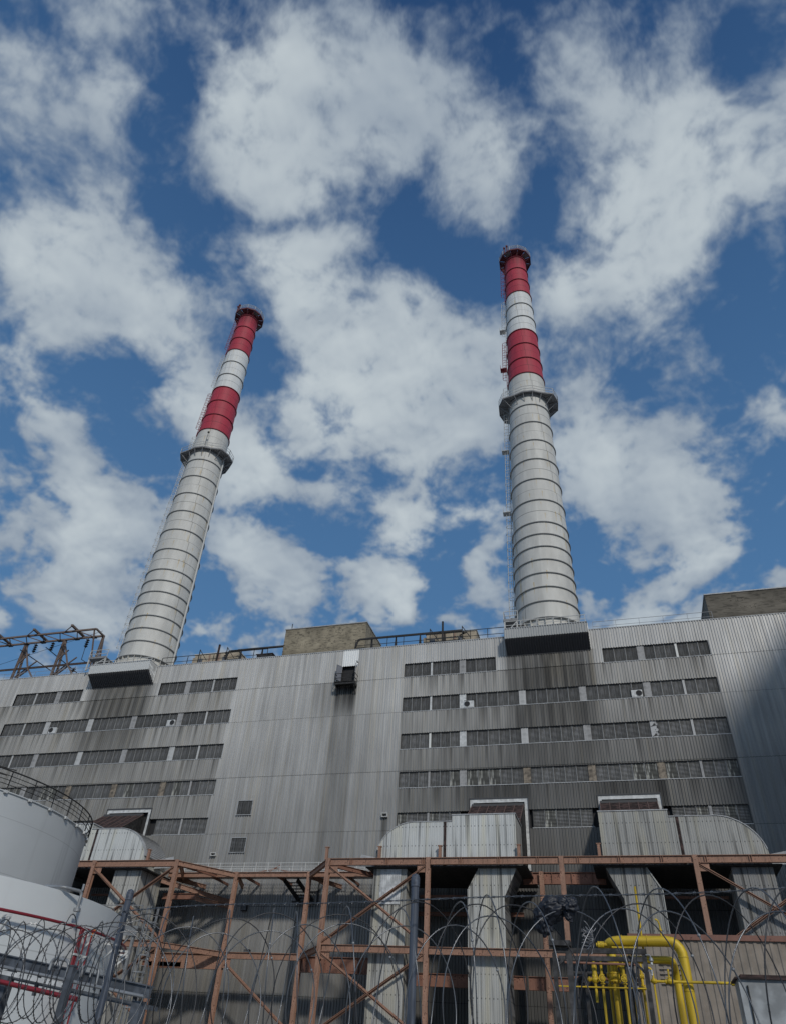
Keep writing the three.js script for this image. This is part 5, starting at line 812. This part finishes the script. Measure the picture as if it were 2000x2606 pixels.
  const fl2 = thing('flood_lamp', 'lower small white lamp globe below the hanging lantern', 'lamp'); part('globe', new THREE.SphereGeometry(0.03, 12, 10).scale(1, 1.4, 1).translate(0.41, 4.5, -25.9), mWhite, fl2); part('housing', new THREE.CylinderGeometry(0.03, 0.045, 0.08, 12).translate(0.41, 4.57, -25.9), mGalv, fl2); part('bracket', bar(V(0.3, 4.58, -25.95), V(0.41, 4.6, -25.9), 0.025, 0.025), mGalv, fl2);
  const cb = thing('white_cabinet', 'white sheet cabinet with a dark rusty lid at the lower right corner', 'cabinet'); part('casing', span(2.53, 4.2, 0, 4.24, -25, -24), std(0.42, 0.44, 0.45, { map: per(noiseTex(0.75, 1, 6, 4), 2, 2), roughness: 0.6 }), cb); part('rusty_lid', [span(2.45, 4.3, 4.24, 4.28, -25.1, -23.9), span(2.62, 4.2, 4.29, 4.36, -24.9, -24.1)], mRust, cb); part('conduit', rod(V(2.72, 3, -23.96), V(2.73, 4.1, -23.96), 0.02, 8), mDarkSteel, cb);
}
// ---------- fence: posts, barbed strand, razor coils, caught plastic ----------
const FD = V(3.65, 0, 0.72).normalize(), FN = V(-FD.z, 0, FD.x), P1 = V(-1.96, 0, -7.38), P2 = V(-5.61, 0, -8.1);
const mPost = std(0.115, 0.135, 0.175, { map: per(noiseTex(0.75, 1, 6, 5), 0.6, 0.6), roughness: 0.6, metalness: 0.2 });
for (const [p, r, l] of [[P1, 0.037, 'blue-grey round fence post with a flat cap before the middle duct'], [P2, 0.037, 'blue-grey round fence post with a flat cap before the left duct leg']]) {
  const t = thing('fence_post', l, 'fence post', undefined); t.position.copy(p);
  part('shaft', new THREE.CylinderGeometry(r, r, 3.14, 24).translate(0, 1.57, 0), mPost, t); part('cap', new THREE.LatheGeometry([[r + 0.004, 3.1], [r + 0.006, 3.16], [r * 0.9, 3.19], [0.001, 3.205]].map((q) => new THREE.Vector2(q[0], q[1])), 24), mPost, t); part('cap_band', ring(r, r + 0.005, 3.085, 3.1, 24), mPost, t);
}
const mWire = std(0.17, 0.175, 0.185, { roughness: 0.35, metalness: 0.75 }), mWireDark = std(0.06, 0.06, 0.064, { roughness: 0.45, metalness: 0.6 });
const fenceAt = (s, y, off = 0) => P1.clone().addScaledVector(FD, s).addScaledVector(FN, off).setY(y);
{
  const t = thing('barbed_strand', 'twisted barbed wire strand strung level along the top of the coils', 'barbed wire');
  const pts = []; for (let s = -3.72; s <= 5; s += 0.25) pts.push(fenceAt(s, 2.965 + Math.sin(s * 1.7) * 0.012 - 0.02 * Math.sin((s % 3.7) / 3.7 * Math.PI), 0.04));
  const c = new THREE.CatmullRomCurve3(pts), two = [0, Math.PI].map((ph) => { const q = []; for (let k = 0; k <= 900; k++) { const u = k / 900, p = c.getPoint(u), a = u * 270 + ph; p.y += Math.cos(a) * 0.0045; p.addScaledVector(FN, Math.sin(a) * 0.0045); q.push(p); } return new THREE.TubeGeometry(new THREE.CatmullRomCurve3(q), 1800, 0.0034, 5); });
  part('strand', two[0], mWire, t); part('strand', two[1], mWire, t);
  for (let k = 0; k < 64; k++) { const p = c.getPoint((k + rnd() * 0.2) / 64), g = []; for (const a of [0.5, 2.1, 3.6, 5.2]) { const d = V(0, Math.cos(a), 0).addScaledVector(FN, Math.sin(a) * 0.6).addScaledVector(FD, Math.cos(a * 2) * 0.7).multiplyScalar(0.024); g.push(new THREE.ConeGeometry(0.0032, 0.024, 5).applyMatrix4(new THREE.Matrix4().makeRotationFromQuaternion(new THREE.Quaternion().setFromUnitVectors(V(0, 1, 0), d.clone().normalize()))).translate(p.x + d.x * .5, p.y + d.y * .5, p.z + d.z * .5)); } g.push(rod(p.clone().addScaledVector(FD, -0.012), p.clone().addScaledVector(FD, 0.012), 0.0085, 6)); part('barb', g, mWire, t); }
}
// a razor coil: leaning loops along the fence from s0 to s1
function coil(s0, s1, y, R, pitch, lean, seed, label, dark, off, hand, dense) {
  const t = thing('razor_wire_coil', label, 'razor wire', 'razor wire coils along the fence top'), r = rng(seed), turns = (s1 - s0) / pitch, pts = [], per0 = 44;
  const jr = [], js = [], jl = []; for (let k = 0; k < turns + 3; k++) { jr.push(1 + (r() - 0.5) * 0.26); js.push((r() - 0.5) * pitch * 0.9); jl.push(lean * (0.75 + r() * 0.5)); }
  for (let k = 0; k <= turns * per0; k++) {
    const a = k / per0, i = Math.floor(a), f = a - i, rr = mix(jr[i], jr[i + 1], f), sh = mix(js[i], js[i + 1], f), ln = mix(jl[i], jl[i + 1], f), th = a * Math.PI * 2;
    pts.push(fenceAt(s0 + a * pitch + sh + ln * Math.sin(th), y + R * rr * Math.cos(th) - (rr - 1) * 0.1, off + hand * R * 0.62 * Math.sin(th) * rr));
  }
  const c = new THREE.CatmullRomCurve3(pts), m = dark ? mWireDark : mWire;
  part('wire', new THREE.TubeGeometry(c, pts.length, dark ? 0.0052 : 0.0057, 6), m, t);
  const L = c.getLength(), n = Math.floor(L / (dense ? 0.11 : 0.2)), g = [], b0 = new THREE.Matrix4();
  const blade = () => { const s = new THREE.Shape(); s.moveTo(-0.034, 0.014); s.lineTo(-0.012, 0.003); s.lineTo(0.012, 0.003); s.lineTo(0.034, 0.014); s.lineTo(0.018, -0.001); s.lineTo(0.034, -0.014); s.lineTo(0.012, -0.003); s.lineTo(-0.012, -0.003); s.lineTo(-0.034, -0.014); s.lineTo(-0.018, 0.001); return new THREE.ExtrudeGeometry(s, { depth: 0.0016, bevelEnabled: false }); };
  const bg = blade(); bg.deleteAttribute('uv'); bg.setAttribute('uv', new THREE.Float32BufferAttribute(new Float32Array(bg.attributes.position.count * 2), 2));
  for (let k = 0; k < n; k++) { const u = (k + 0.5) / n, p = c.getPoint(u), d = c.getTangent(u), q = new THREE.Quaternion().setFromUnitVectors(V(1, 0, 0), d).multiply(new THREE.Quaternion().setFromAxisAngle(V(1, 0, 0), r() * 0.8 - 0.4)); g.push(bg.clone().applyMatrix4(b0.compose(p, q, V(1, 1, 1).multiplyScalar(dense ? 1.15 : 0.7)))); }
  const bm = part('blades', g, m, t); bm.userData.kind = 'stuff';
  // clips where loops touch
  for (let k = 0; k < Math.floor(turns); k += 2) { const p = pts[Math.min(pts.length - 1, Math.floor((k + 0.2) * per0))]; part('clip', new THREE.SphereGeometry(0.013, 8, 6).translate(p.x, p.y, p.z), mGalv, t); }
}
coil(-3.7, 5, 2.31, 0.64, 0.5, 0.22, 11, 'large bright razor coil right of the left tall post, its top loops on the strand', false, 0, 1);
coil(-3.9, 5, 2.2, 0.58, 0.53, 0.24, 23, 'razor coil with lower loops, bright, woven through the large one', false, 0.06, -1);
coil(-3.6, 5, 2.28, 0.58, 0.7, 0.2, 37, 'dark loose razor coil hanging behind the bright ones right of the left tall post', true, 0.22, -1);
coil(-9.5, -3.6, 2.4, 0.5, 0.3, 0.16, 51, 'dark tightly packed razor coil full of blades at the lower left', true, 0.05, 1, true);
coil(-9.5, -3.5, 2.33, 0.52, 0.45, 0.26, 67, 'bright razor coil woven through the packed dark one at the lower left', false, -0.1, -1, true);
coil(-9.5, -3.4, 2.3, 0.5, 0.5, 0.22, 81, 'dark lower razor coil behind the packed one at the lower left', true, 0.3, -1, true);
{
  // crumpled black bag draped over the wire, left of the yellow pipes
  const t = thing('plastic_bag', 'crumpled black plastic bag caught on the razor wire left of the yellow pipes', 'bag'), mB = std(0.014, 0.017, 0.026, { roughness: 0.5 });
  const s = 1.1, lump = (cx, cy, rx, ry, rz, tilt, seed) => { let g = new THREE.IcosahedronGeometry(1, 16), p = g.attributes.position; for (let i = 0; i < p.count; i++) { const v = V(p.getX(i), p.getY(i), p.getZ(i)); const n = (gfbm(v.x * 1.3 + seed, v.y * 1.3 + v.z * 1.1, 2) - 0.5) * 0.7 - Math.abs(gfbm(v.x * 2.0 + v.z + seed * 3, v.y * 1.8 - v.z * 1.6, 2) - 0.5) * 0.8; v.multiplyScalar(1 + n); p.setXYZ(i, v.x * rx, v.y * ry, v.z * rz); } g.deleteAttribute('normal'); g.deleteAttribute('uv'); g = mergeVertices(g, 1e-4); g.computeVertexNormals(); g.setAttribute('uv', new THREE.Float32BufferAttribute(new Float32Array(g.attributes.position.count * 2), 2)); return g.rotateZ(tilt).translate(cx, cy, 0); };
  const B = (az, el) => { const d = V(Math.sin(az * Math.PI / 180), 0, -Math.cos(az * Math.PI / 180)), k = (P1.x * FD.z - P1.z * FD.x) / (d.x * FD.z - d.z * FD.x); return d.multiplyScalar(k).setY(1.6 + k * Math.tan(el * Math.PI / 180)); };
  const a = B(-5.25, 9.72), b = B(-5.75, 9.05), c = B(-4.0, 10.1), d = B(-4.1, 9.5);
  const put = (g, p, name) => part(name, g.translate(p.x, p.y, p.z + 0.1), mB, t);
  put(lump(0, 0, 0.15, 0.1, 0.09, 0.35, 3), a, 'main_fold'); put(lump(0, 0, 0.075, 0.11, 0.07, 0.15, 9), b, 'hanging_fold'); put(lump(0, 0, 0.085, 0.075, 0.06, -0.4, 15), c, 'gathered_end'); put(lump(0, 0, 0.03, 0.06, 0.03, 0.5, 21), d, 'loose_tail');
  // shredded pale strip
  const w = thing('plastic_shred', 'frayed pale plastic strip caught on the wire left of the thick yellow pipe', 'plastic strip'), r = rng(5), o = B(-2.75, 8.45), mS = std(0.3, 0.3, 0.31, { roughness: 0.6 });
  for (let k = 0; k < 26; k++) { const q = [o.clone().add(V(0.02, (r() - 0.5) * 0.12, 0))]; let ang = Math.PI + (r() - 0.5) * 2.2; for (let j = 0; j < 6; j++) { ang += (r() - 0.5) * 1.5; q.push(q[j].clone().add(V(Math.cos(ang) * 0.017, Math.sin(ang) * 0.014, (r() - 0.5) * 0.03))); } part('strip', new THREE.TubeGeometry(new THREE.CatmullRomCurve3(q), 14, 0.0022 + r() * 0.0016, 4), mS, w); }
}


renderer.render(scene, camera);
